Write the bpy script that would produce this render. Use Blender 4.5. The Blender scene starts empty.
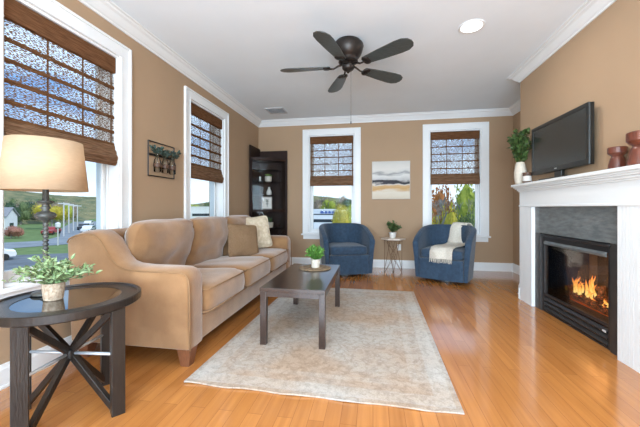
import bpy, bmesh, math, random
from mathutils import Vector, Matrix, noise
PI = math.pi
S = bpy.context.scene
C = S.collection

# ------------------------------------------------------------------ camera
cam_data = bpy.data.cameras.new('camera')
cam = bpy.data.objects.new('camera', cam_data)
C.objects.link(cam)
cam_data.sensor_width = 36.0
cam_data.lens = 310.0 / 640.0 * 36.0
cam_data.shift_y = -5.5 / 640.0
cam_data.clip_start = 0.05
cam_data.clip_end = 600
cam.location = (0, 0, 1.1)
cam.rotation_euler = (PI / 2, 0, math.radians(9.7))
S.camera = cam
S.view_settings.view_transform = 'Standard'
S.view_settings.look = 'None'
S.view_settings.gamma = 1
S.view_settings.use_curve_mapping = False
S.view_settings.exposure = 0.12

# ------------------------------------------------------------------ world
wd = bpy.data.worlds.new('sky')
S.world = wd
wd.use_nodes = True
wt = wd.node_tree
wt.nodes.clear()
def wn(k): return wt.nodes.new(k)
wo = wn('ShaderNodeOutputWorld'); wb = wn('ShaderNodeBackground')
tc = wn('ShaderNodeTexCoord'); mp = wn('ShaderNodeMapping'); nz = wn('ShaderNodeTexNoise'); cr = wn('ShaderNodeValToRGB')
mp.inputs['Scale'].default_value = (1.0, 1.0, 3.0)
nz.inputs['Scale'].default_value = 2.6; nz.inputs['Detail'].default_value = 5
cr.color_ramp.elements[0].position = 0.42; cr.color_ramp.elements[0].color = (0.085, 0.17, 0.32, 1)
cr.color_ramp.elements[1].position = 0.62; cr.color_ramp.elements[1].color = (0.30, 0.38, 0.48, 1)
wt.links.new(tc.outputs['Generated'], mp.inputs['Vector']); wt.links.new(mp.outputs[0], nz.inputs['Vector'])
sx = wn('ShaderNodeSeparateXYZ'); hr = wn('ShaderNodeValToRGB'); hm = wn('ShaderNodeMix'); hm.data_type = 'RGBA'
hr.color_ramp.elements[0].position = .03; hr.color_ramp.elements[0].color = (0, 0, 0, 1); hr.color_ramp.elements[1].position = .26; hr.color_ramp.elements[1].color = (1, 1, 1, 1)
hm.inputs[6].default_value = (.34, .39, .42, 1)
wt.links.new(tc.outputs['Generated'], sx.inputs[0]); wt.links.new(sx.outputs['Z'], hr.inputs['Fac']); wt.links.new(hr.outputs['Color'], hm.inputs[0])
wt.links.new(nz.outputs['Fac'], cr.inputs['Fac']); wt.links.new(cr.outputs['Color'], hm.inputs[7]); wt.links.new(hm.outputs[2], wb.inputs['Color'])
wb.inputs['Strength'].default_value = 3.2
wt.links.new(wb.outputs[0], wo.inputs[0])

# ------------------------------------------------------------------ sun and the fill lights added behind the camera
def lamp(name, kind, loc, rot, energy, color=(1, 1, 1), **kw):
    d = bpy.data.lights.new(name, kind); d.energy = energy; d.color = color
    for k, v in kw.items(): setattr(d, k, v)
    o = bpy.data.objects.new(name, d); C.objects.link(o)
    o.location = loc; o.rotation_euler = rot
    return o
lamp('sun', 'SUN', (20, -10, 30), (math.radians(50), 0, math.radians(72)), 2.4, (1, 0.95, 0.86), angle=math.radians(1.5))
lamp('added_rear_fill', 'AREA', (0.1, -2.45, 1.3), (math.radians(119), 0, 0), 440, (0.68, 0.85, 1.0), shape='RECTANGLE', size=3.6, size_y=1.9)  # added area fill, tilted up to brighten the ceiling
lamp('added_side_fill', 'AREA', (-2.15, -1.1, 1.5), (math.radians(100), 0, math.radians(-90)), 95, (0.78, 0.90, 1.0), shape='RECTANGLE', size=1.0, size_y=1.8)  # added area fill from the left, out of view
CAN_W = 10

# ------------------------------------------------------------------ materials
def mat(name, color=(.8, .8, .8), rough=.5, metal=0, spec=.5, noise_amt=0.0, noise_scale=8, c2=None, bump=0.0, bump_scale=40,
        stretch=(1, 1, 1), coat=0, sheen=0, emit=None, estr=0, trans=0, sub=0, detail=4):
    m = bpy.data.materials.new(name); m.use_nodes = True
    nt = m.node_tree; b = nt.nodes['Principled BSDF']
    b.inputs['Base Color'].default_value = (*color, 1)
    b.inputs['Roughness'].default_value = rough; b.inputs['Metallic'].default_value = metal
    b.inputs['Specular IOR Level'].default_value = spec
    b.inputs['Coat Weight'].default_value = coat; b.inputs['Coat Roughness'].default_value = .1
    b.inputs['Sheen Weight'].default_value = sheen
    b.inputs['Transmission Weight'].default_value = trans
    if emit: b.inputs['Emission Color'].default_value = (*emit, 1); b.inputs['Emission Strength'].default_value = estr
    t = nt.nodes.new('ShaderNodeTexCoord'); mpn = nt.nodes.new('ShaderNodeMapping'); mpn.inputs['Scale'].default_value = stretch
    nt.links.new(t.outputs['Object'], mpn.inputs[0])
    if noise_amt or c2:
        n = nt.nodes.new('ShaderNodeTexNoise'); n.inputs['Scale'].default_value = noise_scale; n.inputs['Detail'].default_value = detail
        nt.links.new(mpn.outputs[0], n.inputs['Vector'])
        r = nt.nodes.new('ShaderNodeValToRGB'); r.color_ramp.elements[0].position = .35; r.color_ramp.elements[1].position = .65
        d = c2 if c2 else tuple(c * (1 - noise_amt) for c in color)
        r.color_ramp.elements[0].color = (*d, 1); r.color_ramp.elements[1].color = (*color, 1)
        nt.links.new(n.outputs['Fac'], r.inputs['Fac']); nt.links.new(r.outputs['Color'], b.inputs['Base Color'])
    if bump:
        n2 = nt.nodes.new('ShaderNodeTexNoise'); n2.inputs['Scale'].default_value = bump_scale; n2.inputs['Detail'].default_value = 3
        nt.links.new(mpn.outputs[0], n2.inputs['Vector'])
        bp = nt.nodes.new('ShaderNodeBump'); bp.inputs['Strength'].default_value = bump; bp.inputs['Distance'].default_value = .01
        nt.links.new(n2.outputs['Fac'], bp.inputs['Height']); nt.links.new(bp.outputs[0], b.inputs['Normal'])
    return m

M = {}
M['wall'] = mat('wall_paint', (.425, .288, .180), .75, spec=.25, noise_amt=.04, noise_scale=2, bump=.05, bump_scale=150)
M['ceil'] = mat('ceiling_paint', (.86, .92, .97), .9, spec=.1, noise_amt=.02, noise_scale=3)
M['trim'] = mat('white_trim_paint', (.83, .84, .84), .35, noise_amt=.02, noise_scale=4)
M['mantel'] = mat('mantel_white_paint', (.80, .82, .82), .4, noise_amt=.015, noise_scale=6)
M['sofa'] = mat('tan_microsuede', (.34, .185, .085), .85, spec=.15, c2=(.24, .125, .055), noise_scale=5, sheen=.5, bump=.15, bump_scale=90)
M['sofa_pipe'] = mat('tan_piping', (.30, .175, .09), .85, spec=.15, noise_amt=.1)
M['brownpillow'] = mat('brown_weave', (.19, .115, .06), .9, spec=.1, c2=(.25, .16, .095), noise_scale=60, stretch=(3, 1, .3), bump=.3, bump_scale=120)
M['creampillow'] = mat('cream_weave', (.66, .57, .43), .9, spec=.1, c2=(.50, .41, .29), noise_scale=26, bump=.4, bump_scale=60)
M['throw'] = mat('cream_knit', (.72, .68, .60), .95, spec=.05, c2=(.60, .55, .46), noise_scale=70, bump=.5, bump_scale=130)
M['blue'] = mat('blue_upholstery', (.034, .066, .110), .8, spec=.25, c2=(.024, .046, .080), noise_scale=22, sheen=.2, bump=.15, bump_scale=160)
M['darkwood'] = mat('espresso_wood', (.045, .025, .019), .30, spec=.5, c2=(.028, .016, .012), noise_scale=10, stretch=(6, .5, 6), coat=.35)
M['legwood'] = mat('walnut_leg', (.20, .075, .035), .35, noise_amt=.3, noise_scale=20, stretch=(6, 6, 1))
M['curio'] = mat('dark_cabinet_wood', (.026, .011, .007), .55, spec=.25, noise_amt=.3, noise_scale=12, stretch=(6, 6, 1))
M['sidewood'] = mat('weathered_dark_wood', (.020, .015, .012), .33, c2=(.012, .009, .008), noise_scale=14, stretch=(5, 5, .8), bump=.15, bump_scale=30)
M['steel'] = mat('brushed_steel', (.62, .68, .74), .4, metal=.6, noise_amt=.1)
M['gold'] = mat('brass_wire', (.20, .105, .055), .4, metal=.6, noise_amt=.1)
M['iron'] = mat('black_iron', (.02, .019, .018), .45, metal=.4, noise_amt=.2)
M['bronze'] = mat('dark_bronze', (.045, .035, .03), .4, metal=.6, noise_amt=.3)
M['blade'] = mat('fan_blade_wood', (.065, .075, .072), .38, c2=(.04, .045, .043), noise_scale=20, stretch=(1, 6, 6), coat=.2)
M['marble'] = mat('marble_top', (.72, .62, .52), .3, c2=(.5, .38, .3), noise_scale=9)
M['white'] = mat('white_ceramic', (.78, .76, .71), .35, noise_amt=.04)
M['cream'] = mat('cream_stoneware', (.62, .57, .48), .55, noise_amt=.12, noise_scale=30)
M['candle'] = mat('candle_jar_grey', (.45, .40, .36), .35, noise_amt=.1)
M['label'] = mat('paper_label', (.65, .62, .58), .7, noise_amt=.05)
M['lidwood'] = mat('candle_wood_lid', (.10, .05, .03), .5, noise_amt=.2)
M['redwood'] = mat('turned_red_wood', (.17, .048, .026), .3, c2=(.09, .024, .014), noise_scale=30, stretch=(1, 1, .3), coat=.4, bump=.3, bump_scale=60)
M['tv'] = mat('tv_plastic', (.012, .013, .012), .28, noise_amt=.1)
M['screen'] = mat('tv_screen', (.022, .026, .026), .22, spec=.6, noise_amt=.1)
M['slate'] = mat('slate_surround', (.16, .178, .178), .42, c2=(.10, .112, .115), noise_scale=9, stretch=(1, 1, 4), bump=.3, bump_scale=16)
M['blackslate'] = mat('black_side_panel', (.04, .036, .034), .45, noise_amt=.3, noise_scale=14)
M['black'] = mat('black_enamel', (.018, .016, .016), .35, noise_amt=.2)
M['charbrick'] = mat('sooty_firebrick', (.13, .105, .09), .9, noise_amt=.4, noise_scale=12)
M['log'] = mat('charred_log', (.13, .075, .05), .9, c2=(.03, .02, .018), noise_scale=18, bump=.8, bump_scale=40)
nt = M['log'].node_tree; b = nt.nodes['Principled BSDF']; n_ = nt.nodes.new('ShaderNodeTexNoise'); n_.inputs['Scale'].default_value = 16; r_ = nt.nodes.new('ShaderNodeValToRGB')
r_.color_ramp.elements[0].position = .54; r_.color_ramp.elements[0].color = (0, 0, 0, 1); r_.color_ramp.elements[1].position = .70; r_.color_ramp.elements[1].color = (1, .20, .04, 1)
nt.links.new(n_.outputs['Fac'], r_.inputs['Fac']); nt.links.new(r_.outputs[0], b.inputs['Emission Color']); b.inputs['Emission Strength'].default_value = 1.0
M['ember'] = mat('ember', (.3, .05, .01), .9, emit=(1.0, .16, .03), estr=.35, noise_amt=.3)
M['leafdark'] = mat('dark_leaf', (.06, .12, .035), .5, c2=(.025, .06, .02), noise_scale=25)
M['leafbright'] = mat('bright_leaf', (.14, .33, .05), .5, c2=(.06, .19, .03), noise_scale=40)
M['leafgrey'] = mat('sage_leaf', (.38, .48, .26), .5, c2=(.14, .25, .09), noise_scale=30)
M['leafmix'] = mat('variegated_leaf', (.085, .145, .035), .5, c2=(.028, .058, .018), noise_scale=20)
M['leafteal'] = mat('eucalyptus_leaf', (.05, .09, .07), .6, c2=(.03, .055, .045), noise_scale=30)
M['stem'] = mat('plant_stem', (.12, .09, .04), .7, noise_amt=.2)
M['soil'] = mat('potting_soil', (.03, .02, .015), .95, noise_amt=.4, noise_scale=60)
M['basket'] = mat('woven_pot', (.50, .40, .30), .75, c2=(.30, .21, .14), noise_scale=70, bump=.6, bump_scale=90)
M['mat'] = mat('woven_placemat', (.34, .25, .15), .85, c2=(.16, .10, .055), noise_scale=60, bump=.6, bump_scale=90)
M['canpaint'] = mat('can_light_ring', (.85, .85, .85), .4, noise_amt=.02)
M['vent'] = mat('vent_grey', (.62, .62, .62), .5, noise_amt=.1)
M['ventdark'] = mat('vent_hollow', (.10, .10, .10), .8, noise_amt=.1)
M['plate'] = mat('outlet_plastic', (.8, .8, .78), .4, noise_amt=.03)
M['cord'] = mat('black_cord', (.015, .014, .014), .5, noise_amt=.1)
M['lampmetal'] = mat('antique_grey_metal', (.11, .115, .105), .45, metal=.4, c2=(.055, .06, .06), noise_scale=25)
M['asphalt'] = mat('asphalt', (.30, .32, .34), .9, c2=(.23, .25, .27), noise_scale=.6, spec=.1)
M['lot'] = mat('parking_asphalt', (.20, .22, .24), .9, c2=(.14, .155, .17), noise_scale=.8, spec=.1)
M['grass'] = mat('grass', (.20, .27, .11), .95, c2=(.14, .20, .08), noise_scale=.7, spec=.05)
M['hill'] = mat('wooded_hill', (.27, .24, .13), .95, c2=(.12, .15, .085), noise_scale=.25, spec=.05, bump=1, bump_scale=.8, detail=8)
M['siding'] = mat('white_siding', (.74, .75, .75), .7, noise_amt=.05, noise_scale=2)
M['roofg'] = mat('grey_shingles', (.30, .30, .32), .8, noise_amt=.2, noise_scale=4)
M['dkglass'] = mat('dark_window_glass', (.03, .04, .05), .15, noise_amt=.2)
M['bluesign'] = mat('blue_sign', (.05, .12, .4), .5, noise_amt=.1)
M['carwhite'] = mat('white_car_paint', (.75, .76, .78), .3, noise_amt=.02)
M['carred'] = mat('red_car_paint', (.35, .04, .04), .3, noise_amt=.02)
M['cardark'] = mat('dark_car_paint', (.05, .055, .06), .3, noise_amt=.02)
M['tyre'] = mat('tyre_rubber', (.02, .02, .02), .8, noise_amt=.1)
M['pole'] = mat('pale_steel', (.62, .63, .62), .6, noise_amt=.1)
M['bark'] = mat('tree_bark', (.34, .32, .30), .9, noise_amt=.4, noise_scale=6)
for k, a, b in (('t_green', (.17, .22, .10), (.09, .13, .06)), ('t_yellow', (.62, .50, .07), (.38, .34, .06)),
                ('t_ygreen', (.48, .50, .09), (.24, .31, .06)), ('t_orange', (.60, .24, .07), (.32, .13, .05)),
                ('t_dark', (.10, .16, .10), (.05, .09, .055)), ('t_pink', (.5, .26, .2), (.3, .13, .09)), ('t_grey', (.42, .35, .27), (.24, .20, .15))):
    M[k] = mat(k.replace('t_', 'foliage_'), a, .8, spec=.1, c2=b, noise_scale=4.5)

def glass_mat(name, tint=(1, 1, 1), refl=.06, rough=0.0):
    m = bpy.data.materials.new(name); m.use_nodes = True; nt = m.node_tree; nt.nodes.clear()
    o = nt.nodes.new('ShaderNodeOutputMaterial'); mx = nt.nodes.new('ShaderNodeMixShader'); t = nt.nodes.new('ShaderNodeBsdfTransparent'); g = nt.nodes.new('ShaderNodeBsdfGlossy')
    t.inputs[0].default_value = (*tint, 1); g.inputs['Roughness'].default_value = rough
    lw = nt.nodes.new('ShaderNodeLayerWeight'); lw.inputs['Blend'].default_value = refl
    nt.links.new(lw.outputs['Fresnel'], mx.inputs[0]); nt.links.new(t.outputs[0], mx.inputs[1]); nt.links.new(g.outputs[0], mx.inputs[2]); nt.links.new(mx.outputs[0], o.inputs[0])
    return m
M['pane'] = glass_mat('window_glass', (.97, .99, 1), .08)
M['cabglass'] = glass_mat('cabinet_glass', (.93, .95, .96), .2)
M['fireglass'] = glass_mat('fireplace_glass', (.85, .84, .83), .12, .05)
M['bottleglass'] = glass_mat('bottle_glass', (.93, .95, .95), .3, .05)
M['tableglass'] = glass_mat('table_glass', (.30, .33, .35), .90, .02)

def woven(name, hole, base, dark, vis=.5):
    """woven-wood shade: reeds run across, light comes through the gaps between them"""
    m = bpy.data.materials.new(name); m.use_nodes = True; nt = m.node_tree; nt.nodes.clear(); N = nt.nodes.new; L = nt.links.new
    o = N('ShaderNodeOutputMaterial'); mx = N('ShaderNodeMixShader'); tr = N('ShaderNodeBsdfTransparent')
    df = N('ShaderNodeBsdfDiffuse'); tl = N('ShaderNodeBsdfTranslucent'); mt = N('ShaderNodeMixShader'); mt.inputs[0].default_value = .45
    t = N('ShaderNodeTexCoord'); mpn = N('ShaderNodeMapping'); mpn.inputs['Scale'].default_value = (50, 50, 210)
    n = N('ShaderNodeTexNoise'); n.inputs['Scale'].default_value = 1; n.inputs['Detail'].default_value = 2
    L(t.outputs['Object'], mpn.inputs[0]); L(mpn.outputs[0], n.inputs['Vector'])
    r = N('ShaderNodeValToRGB'); r.color_ramp.elements[0].position = hole - .03; r.color_ramp.elements[1].position = hole + .03
    L(n.outputs['Fac'], r.inputs['Fac'])
    mp2 = N('ShaderNodeMapping'); mp2.inputs['Scale'].default_value = (10, 10, 220); n2 = N('ShaderNodeTexNoise'); n2.inputs['Scale'].default_value = 1
    L(t.outputs['Object'], mp2.inputs[0]); L(mp2.outputs[0], n2.inputs['Vector'])
    c = N('ShaderNodeValToRGB'); c.color_ramp.elements[0].position = .35; c.color_ramp.elements[1].position = .65
    c.color_ramp.elements[0].color = (*dark, 1); c.color_ramp.elements[1].color = (*base, 1)
    L(n2.outputs['Fac'], c.inputs['Fac']); L(c.outputs[0], df.inputs[0]); L(c.outputs[0], tl.inputs[0])
    L(df.outputs[0], mt.inputs[1]); L(tl.outputs[0], mt.inputs[2])
    L(r.outputs[0], mx.inputs[0]); L(tr.outputs[0], mx.inputs[1]); L(mt.outputs[0], mx.inputs[2]); L(mx.outputs[0], o.inputs[0])
    return m
M['weave_open'] = woven('woven_wood_open', .495, (.30, .17, .09), (.15, .075, .038))
M['weave_band'] = woven('woven_wood_band', .36, (.29, .14, .065), (.14, .065, .032))
M['weave_dense'] = woven('woven_wood_dense', .10, (.31, .15, .075), (.17, .078, .038))
M['weave_stack'] = woven('woven_wood_stack', .05, (.40, .235, .14), (.20, .105, .058))

# lamp shade: thin linen
m = bpy.data.materials.new('linen_shade'); m.use_nodes = True; nt = m.node_tree; nt.nodes.clear(); N = nt.nodes.new; L = nt.links.new
o = N('ShaderNodeOutputMaterial'); df = N('ShaderNodeBsdfDiffuse'); tl = N('ShaderNodeBsdfTranslucent'); mx = N('ShaderNodeMixShader'); mx.inputs[0].default_value = .5
t = N('ShaderNodeTexCoord'); mpn = N('ShaderNodeMapping'); mpn.inputs['Scale'].default_value = (30, 30, 160); n = N('ShaderNodeTexNoise'); n.inputs['Scale'].default_value = 1
r = N('ShaderNodeValToRGB'); r.color_ramp.elements[0].color = (.66, .50, .34, 1); r.color_ramp.elements[1].color = (.78, .62, .44, 1)
L(t.outputs['Object'], mpn.inputs[0]); L(mpn.outputs[0], n.inputs['Vector']); L(n.outputs['Fac'], r.inputs['Fac'])
L(r.outputs[0], df.inputs[0]); L(r.outputs[0], tl.inputs[0]); L(df.outputs[0], mx.inputs[1]); L(tl.outputs[0], mx.inputs[2]); L(mx.outputs[0], o.inputs[0])
M['shade'] = m

# plank floor
m = mat('oak_plank_floor', (.5, .25, .09), .17, spec=.5); nt = m.node_tree; N = nt.nodes.new; L = nt.links.new; b = nt.nodes['Principled BSDF']
t = N('ShaderNodeTexCoord'); mpn = N('ShaderNodeMapping'); mpn.inputs['Rotation'].default_value = (0, 0, PI / 2)
br = N('ShaderNodeTexBrick'); br.offset = .37; br.offset_frequency = 2; br.squash = 1
br.inputs['Scale'].default_value = 1; br.inputs['Brick Width'].default_value = 1.15; br.inputs['Row Height'].default_value = .083
br.inputs['Mortar Size'].default_value = .0013; br.inputs['Mortar Smooth'].default_value = .2; br.inputs['Bias'].default_value = 0
br.inputs['Color1'].default_value = (.54, .222, .060, 1); br.inputs['Color2'].default_value = (.45, .178, .046, 1); br.inputs['Mortar'].default_value = (.27, .10, .028, 1)
L(t.outputs['Object'], mpn.inputs[0]); L(mpn.outputs[0], br.inputs['Vector'])
mg = N('ShaderNodeMapping'); mg.inputs['Scale'].default_value = (38, 2.0, 1); ng = N('ShaderNodeTexNoise'); ng.inputs['Scale'].default_value = 1; ng.inputs['Detail'].default_value = 5
L(t.outputs['Object'], mg.inputs[0]); L(mg.outputs[0], ng.inputs['Vector'])
rg = N('ShaderNodeValToRGB'); rg.color_ramp.elements[0].position = .3; rg.color_ramp.elements[1].position = .7
rg.color_ramp.elements[0].color = (.84, .80, .76, 1); rg.color_ramp.elements[1].color = (1.06, 1.05, 1.03, 1)
L(ng.outputs['Fac'], rg.inputs['Fac'])
mm = N('ShaderNodeMix'); mm.data_type = 'RGBA'; mm.blend_type = 'MULTIPLY'; mm.inputs[0].default_value = 1
L(br.outputs['Color'], mm.inputs[6]); L(rg.outputs[0], mm.inputs[7]); L(mm.outputs[2], b.inputs['Base Color'])
b.inputs['Coat Weight'].default_value = .5; b.inputs['Coat Roughness'].default_value = .10; b.inputs['Coat IOR'].default_value = 1.55
bp = N('ShaderNodeBump'); bp.inputs['Strength'].default_value = .15; bp.inputs['Distance'].default_value = .002; bp.invert = True
L(br.outputs['Fac'], bp.inputs['Height']); L(bp.outputs[0], b.inputs['Normal'])
M['floor'] = m

# faded oriental rug
m = mat('faded_rug', (.6, .55, .48), .95, spec=.05); nt = m.node_tree; N = nt.nodes.new; L = nt.links.new; b = nt.nodes['Principled BSDF']
t = N('ShaderNodeTexCoord')
def ramp(p0, c0, p1, c1, src):
    r = N('ShaderNodeValToRGB'); r.color_ramp.elements[0].position = p0; r.color_ramp.elements[1].position = p1
    r.color_ramp.elements[0].color = (*c0, 1); r.color_ramp.elements[1].color = (*c1, 1); L(src, r.inputs['Fac']); return r.outputs[0]
def mixc(f, a, c, mode='MIX'):
    q = N('ShaderNodeMix'); q.data_type = 'RGBA'; q.blend_type = mode
    if isinstance(f, float): q.inputs[0].default_value = f
    else: L(f, q.inputs[0])
    L(a, q.inputs[6]); L(c, q.inputs[7]); return q.outputs[2]
n1 = N('ShaderNodeTexNoise'); n1.inputs['Scale'].default_value = 1.5; n1.inputs['Detail'].default_value = 5; L(t.outputs['Object'], n1.inputs['Vector'])
basec = ramp(.40, (.46, .345, .255), .60, (.48, .44, .395), n1.outputs['Fac'])
v1 = N('ShaderNodeTexVoronoi'); v1.feature = 'DISTANCE_TO_EDGE'; v1.inputs['Scale'].default_value = 11; v1.inputs['Randomness'].default_value = .85
n3 = N('ShaderNodeTexNoise'); n3.inputs['Scale'].default_value = 9; n3.inputs['Detail'].default_value = 3; L(t.outputs['Object'], n3.inputs['Vector'])
ad = N('ShaderNodeMixRGB'); ad.inputs[0].default_value = .3; L(t.outputs['Object'], ad.inputs[1]); L(n3.outputs['Color'], ad.inputs[2]); L(ad.outputs[0], v1.inputs['Vector'])
orn = ramp(.05, (.70, .67, .64), .20, (1, 1, 1), v1.outputs['Distance'])
n4 = N('ShaderNodeTexNoise'); n4.inputs['Scale'].default_value = 24; n4.inputs['Detail'].default_value = 6; n4.inputs['Roughness'].default_value = .7; L(t.outputs['Object'], n4.inputs['Vector'])
fade = ramp(.38, (0, 0, 0), .58, (.8, .8, .8), n4.outputs['Fac'])
white = N('ShaderNodeRGB'); white.outputs[0].default_value = (1, 1, 1, 1)
ornf = mixc(fade, white.outputs[0], orn)
col = mixc(1.0, basec, ornf, 'MULTIPLY')
# border band lighter, from the distance to the rug's own edge
sp = N('ShaderNodeSeparateXYZ'); L(t.outputs['Object'], sp.inputs[0])
def mth(op, a, c=None):
    q = N('ShaderNodeMath'); q.operation = op
    for i, x in enumerate((a, c)):
        if x is None: continue
        if isinstance(x, (int, float)): q.inputs[i].default_value = x
        else: L(x, q.inputs[i])
    return q.outputs[0]
ex = mth('SUBTRACT', .825, mth('ABSOLUTE', sp.outputs['X'])); ey = mth('SUBTRACT', 1.22, mth('ABSOLUTE', sp.outputs['Y']))
ed = mth('MINIMUM', ex, ey)
bandc = N('ShaderNodeRGB'); bandc.outputs[0].default_value = (.62, .62, .60, 1)
bmask = N('ShaderNodeValToRGB'); L(ed, bmask.inputs['Fac']); e = bmask.color_ramp.elements
bmask.color_ramp.interpolation = 'LINEAR'
e[0].position = 0; e[0].color = (.15, .15, .15, 1); e[1].position = .30; e[1].color = (0, 0, 0, 1)
for p, v in ((.03, .15), (.035, .7), (.13, .6), (.14, .1), (.20, .1), (.21, .35), (.25, .3), (.26, 0)):
    q = e.new(p); q.color = (v, v, v, 1)
bm2 = mixc(mth('MULTIPLY', bmask.outputs[0], n1.outputs['Fac']), col, mixc(.6, bandc.outputs[0], mixc(1.0, bandc.outputs[0], ornf, 'MULTIPLY')))
n5 = N('ShaderNodeTexNoise'); n5.inputs['Scale'].default_value = 120; n5.inputs['Detail'].default_value = 2; L(t.outputs['Object'], n5.inputs['Vector'])
fin = mixc(1.0, bm2, ramp(.3, (.86, .86, .86), .7, (1.08, 1.08, 1.08), n5.outputs['Fac']), 'MULTIPLY')
L(fin, b.inputs['Base Color'])
bp = N('ShaderNodeBump'); bp.inputs['Strength'].default_value = .4; bp.inputs['Distance'].default_value = .004; L(n5.outputs['Fac'], bp.inputs['Height']); L(bp.outputs[0], b.inputs['Normal'])
M['rug'] = m

# framed canvas: abstract horizon of pale sky, black strokes and an ochre shore (object coords, metres)
m = mat('abstract_canvas', (.7, .68, .64), .8, spec=.1); nt = m.node_tree; N = nt.nodes.new; L = nt.links.new; b = nt.nodes['Principled BSDF']
t = N('ShaderNodeTexCoord'); sp = N('ShaderNodeSeparateXYZ'); L(t.outputs['Object'], sp.inputs[0])
mpn = N('ShaderNodeMapping'); mpn.inputs['Scale'].default_value = (2.2, 2.2, 7); nn = N('ShaderNodeTexNoise'); nn.inputs['Scale'].default_value = 1.2; nn.inputs['Detail'].default_value = 6
L(t.outputs['Object'], mpn.inputs[0]); L(mpn.outputs[0], nn.inputs['Vector'])
h = mth('ADD', mth('MULTIPLY', sp.outputs['Z'], 1 / .68), mth('MULTIPLY', mth('SUBTRACT', nn.outputs['Fac'], .5), .34))
rr = N('ShaderNodeValToRGB'); L(h, rr.inputs['Fac']); e = rr.color_ramp.elements
e[0].position = 0; e[0].color = (.66, .58, .46, 1); e[1].position = 1; e[1].color = (.62, .60, .56, 1)
for p, c in ((.18, (.72, .66, .56)), (.27, (.58, .36, .16)), (.36, (.62, .42, .22)), (.40, (.7, .66, .6)), (.43, (.07, .07, .08)), (.48, (.05, .05, .055)), (.52, (.55, .54, .53)),
             (.62, (.72, .71, .68)), (.68, (.35, .35, .35)), (.72, (.66, .64, .61)), (.8, (.72, .69, .64))):
    q = e.new(p); q.color = (*c, 1)
L(rr.outputs[0], b.inputs['Base Color'])
M['canvas'] = m

# flames
m = bpy.data.materials.new('flame'); m.use_nodes = True; nt = m.node_tree; nt.nodes.clear(); N = nt.nodes.new; L = nt.links.new
o = N('ShaderNodeOutputMaterial'); em = N('ShaderNodeEmission'); tr = N('ShaderNodeBsdfTransparent'); mx = N('ShaderNodeMixShader')
t = N('ShaderNodeTexCoord'); sp = N('ShaderNodeSeparateXYZ'); L(t.outputs['Generated'], sp.inputs[0])
r = N('ShaderNodeValToRGB'); L(sp.outputs['Z'], r.inputs['Fac']); e = r.color_ramp.elements
e[0].color = (1, .72, .25, 1); e[1].color = (1, .20, .03, 1); q = e.new(.45); q.color = (1, .5, .1, 1)
lw = N('ShaderNodeLayerWeight'); lw.inputs['Blend'].default_value = .4
L(r.outputs[0], em.inputs[0]); em.inputs[1].default_value = 1.8
L(lw.outputs['Facing'], mx.inputs[0]); L(em.outputs[0], mx.inputs[1]); L(tr.outputs[0], mx.inputs[2]); L(mx.outputs[0], o.inputs[0])
M['flame'] = m
M['bulb'] = mat('lamp_diffuser', (1, 1, 1), .5, emit=(1, .98, .95), estr=3)

# ------------------------------------------------------------------ mesh helpers
def box(bm, x0, x1, y0, y1, z0, z1, rot=None, piv=None):
    vs = [bm.verts.new((x, y, z)) for x in (x0, x1) for y in (y0, y1) for z in (z0, z1)]
    for f in ((0, 1, 3, 2), (4, 6, 7, 5), (0, 4, 5, 1), (2, 3, 7, 6), (0, 2, 6, 4), (1, 5, 7, 3)):
        bm.faces.new([vs[i] for i in f])
    if rot is not None:
        bmesh.ops.rotate(bm, verts=vs, cent=piv or Vector(((x0 + x1) / 2, (y0 + y1) / 2, (z0 + z1) / 2)), matrix=rot)
    return vs
def tube(bm, pts, r, n=10, cap=True, closed=False):
    pts = [Vector(p) for p in pts]; rs = r if isinstance(r, (list, tuple)) else [r] * len(pts)
    rings = []; up = None; m_ = len(pts)
    for i, p in enumerate(pts):
        if closed: d = pts[(i + 1) % m_] - pts[(i - 1) % m_]
        else: d = pts[min(i + 1, m_ - 1)] - pts[max(i - 1, 0)]
        if d.length < 1e-9: d = Vector((0, 0, 1))
        d.normalize()
        if up is None:
            up = Vector((0, 0, 1)) if abs(d.z) < .9 else Vector((1, 0, 0))
        a = up - d * up.dot(d)
        if a.length < 1e-5: a = d.orthogonal()
        a.normalize(); up = a; b_ = d.cross(a)
        rings.append([bm.verts.new(p + (a * math.cos(2 * PI * k / n + PI / n) + b_ * math.sin(2 * PI * k / n + PI / n)) * rs[i]) for k in range(n)])
    for i in range(m_ if closed else m_ - 1):
        A, B = rings[i], rings[(i + 1) % m_]
        for k in range(n): bm.faces.new((A[k], A[(k + 1) % n], B[(k + 1) % n], B[k]))
    if cap and not closed:
        bm.faces.new(rings[0][::-1]); bm.faces.new(rings[-1])
def lathe(bm, prof, c=(0, 0, 0), n=32, cap=True):
    rings = [[bm.verts.new((c[0] + r * math.cos(2 * PI * k / n), c[1] + r * math.sin(2 * PI * k / n), c[2] + z)) for k in range(n)] for r, z in prof]
    for i in range(len(rings) - 1):
        for k in range(n): bm.faces.new((rings[i][k], rings[i][(k + 1) % n], rings[i + 1][(k + 1) % n], rings[i + 1][k]))
    if cap: bm.faces.new(rings[0][::-1]); bm.faces.new(rings[-1])
def prism(bm, pts, axis, a, b_):
    """extrude a 2-D outline: axis 'y' -> pts are (x,z); 'x' -> (y,z); 'z' -> (x,y)"""
    def mk(p, t):
        return {'y': (p[0], t, p[1]), 'x': (t, p[0], p[1]), 'z': (p[0], p[1], t)}[axis]
    A = [bm.verts.new(mk(p, a)) for p in pts]; B = [bm.verts.new(mk(p, b_)) for p in pts]; n = len(pts)
    bm.faces.new(A); bm.faces.new(B[::-1])
    for i in range(n): bm.faces.new((A[i], B[i], B[(i + 1) % n], A[(i + 1) % n]))
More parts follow.
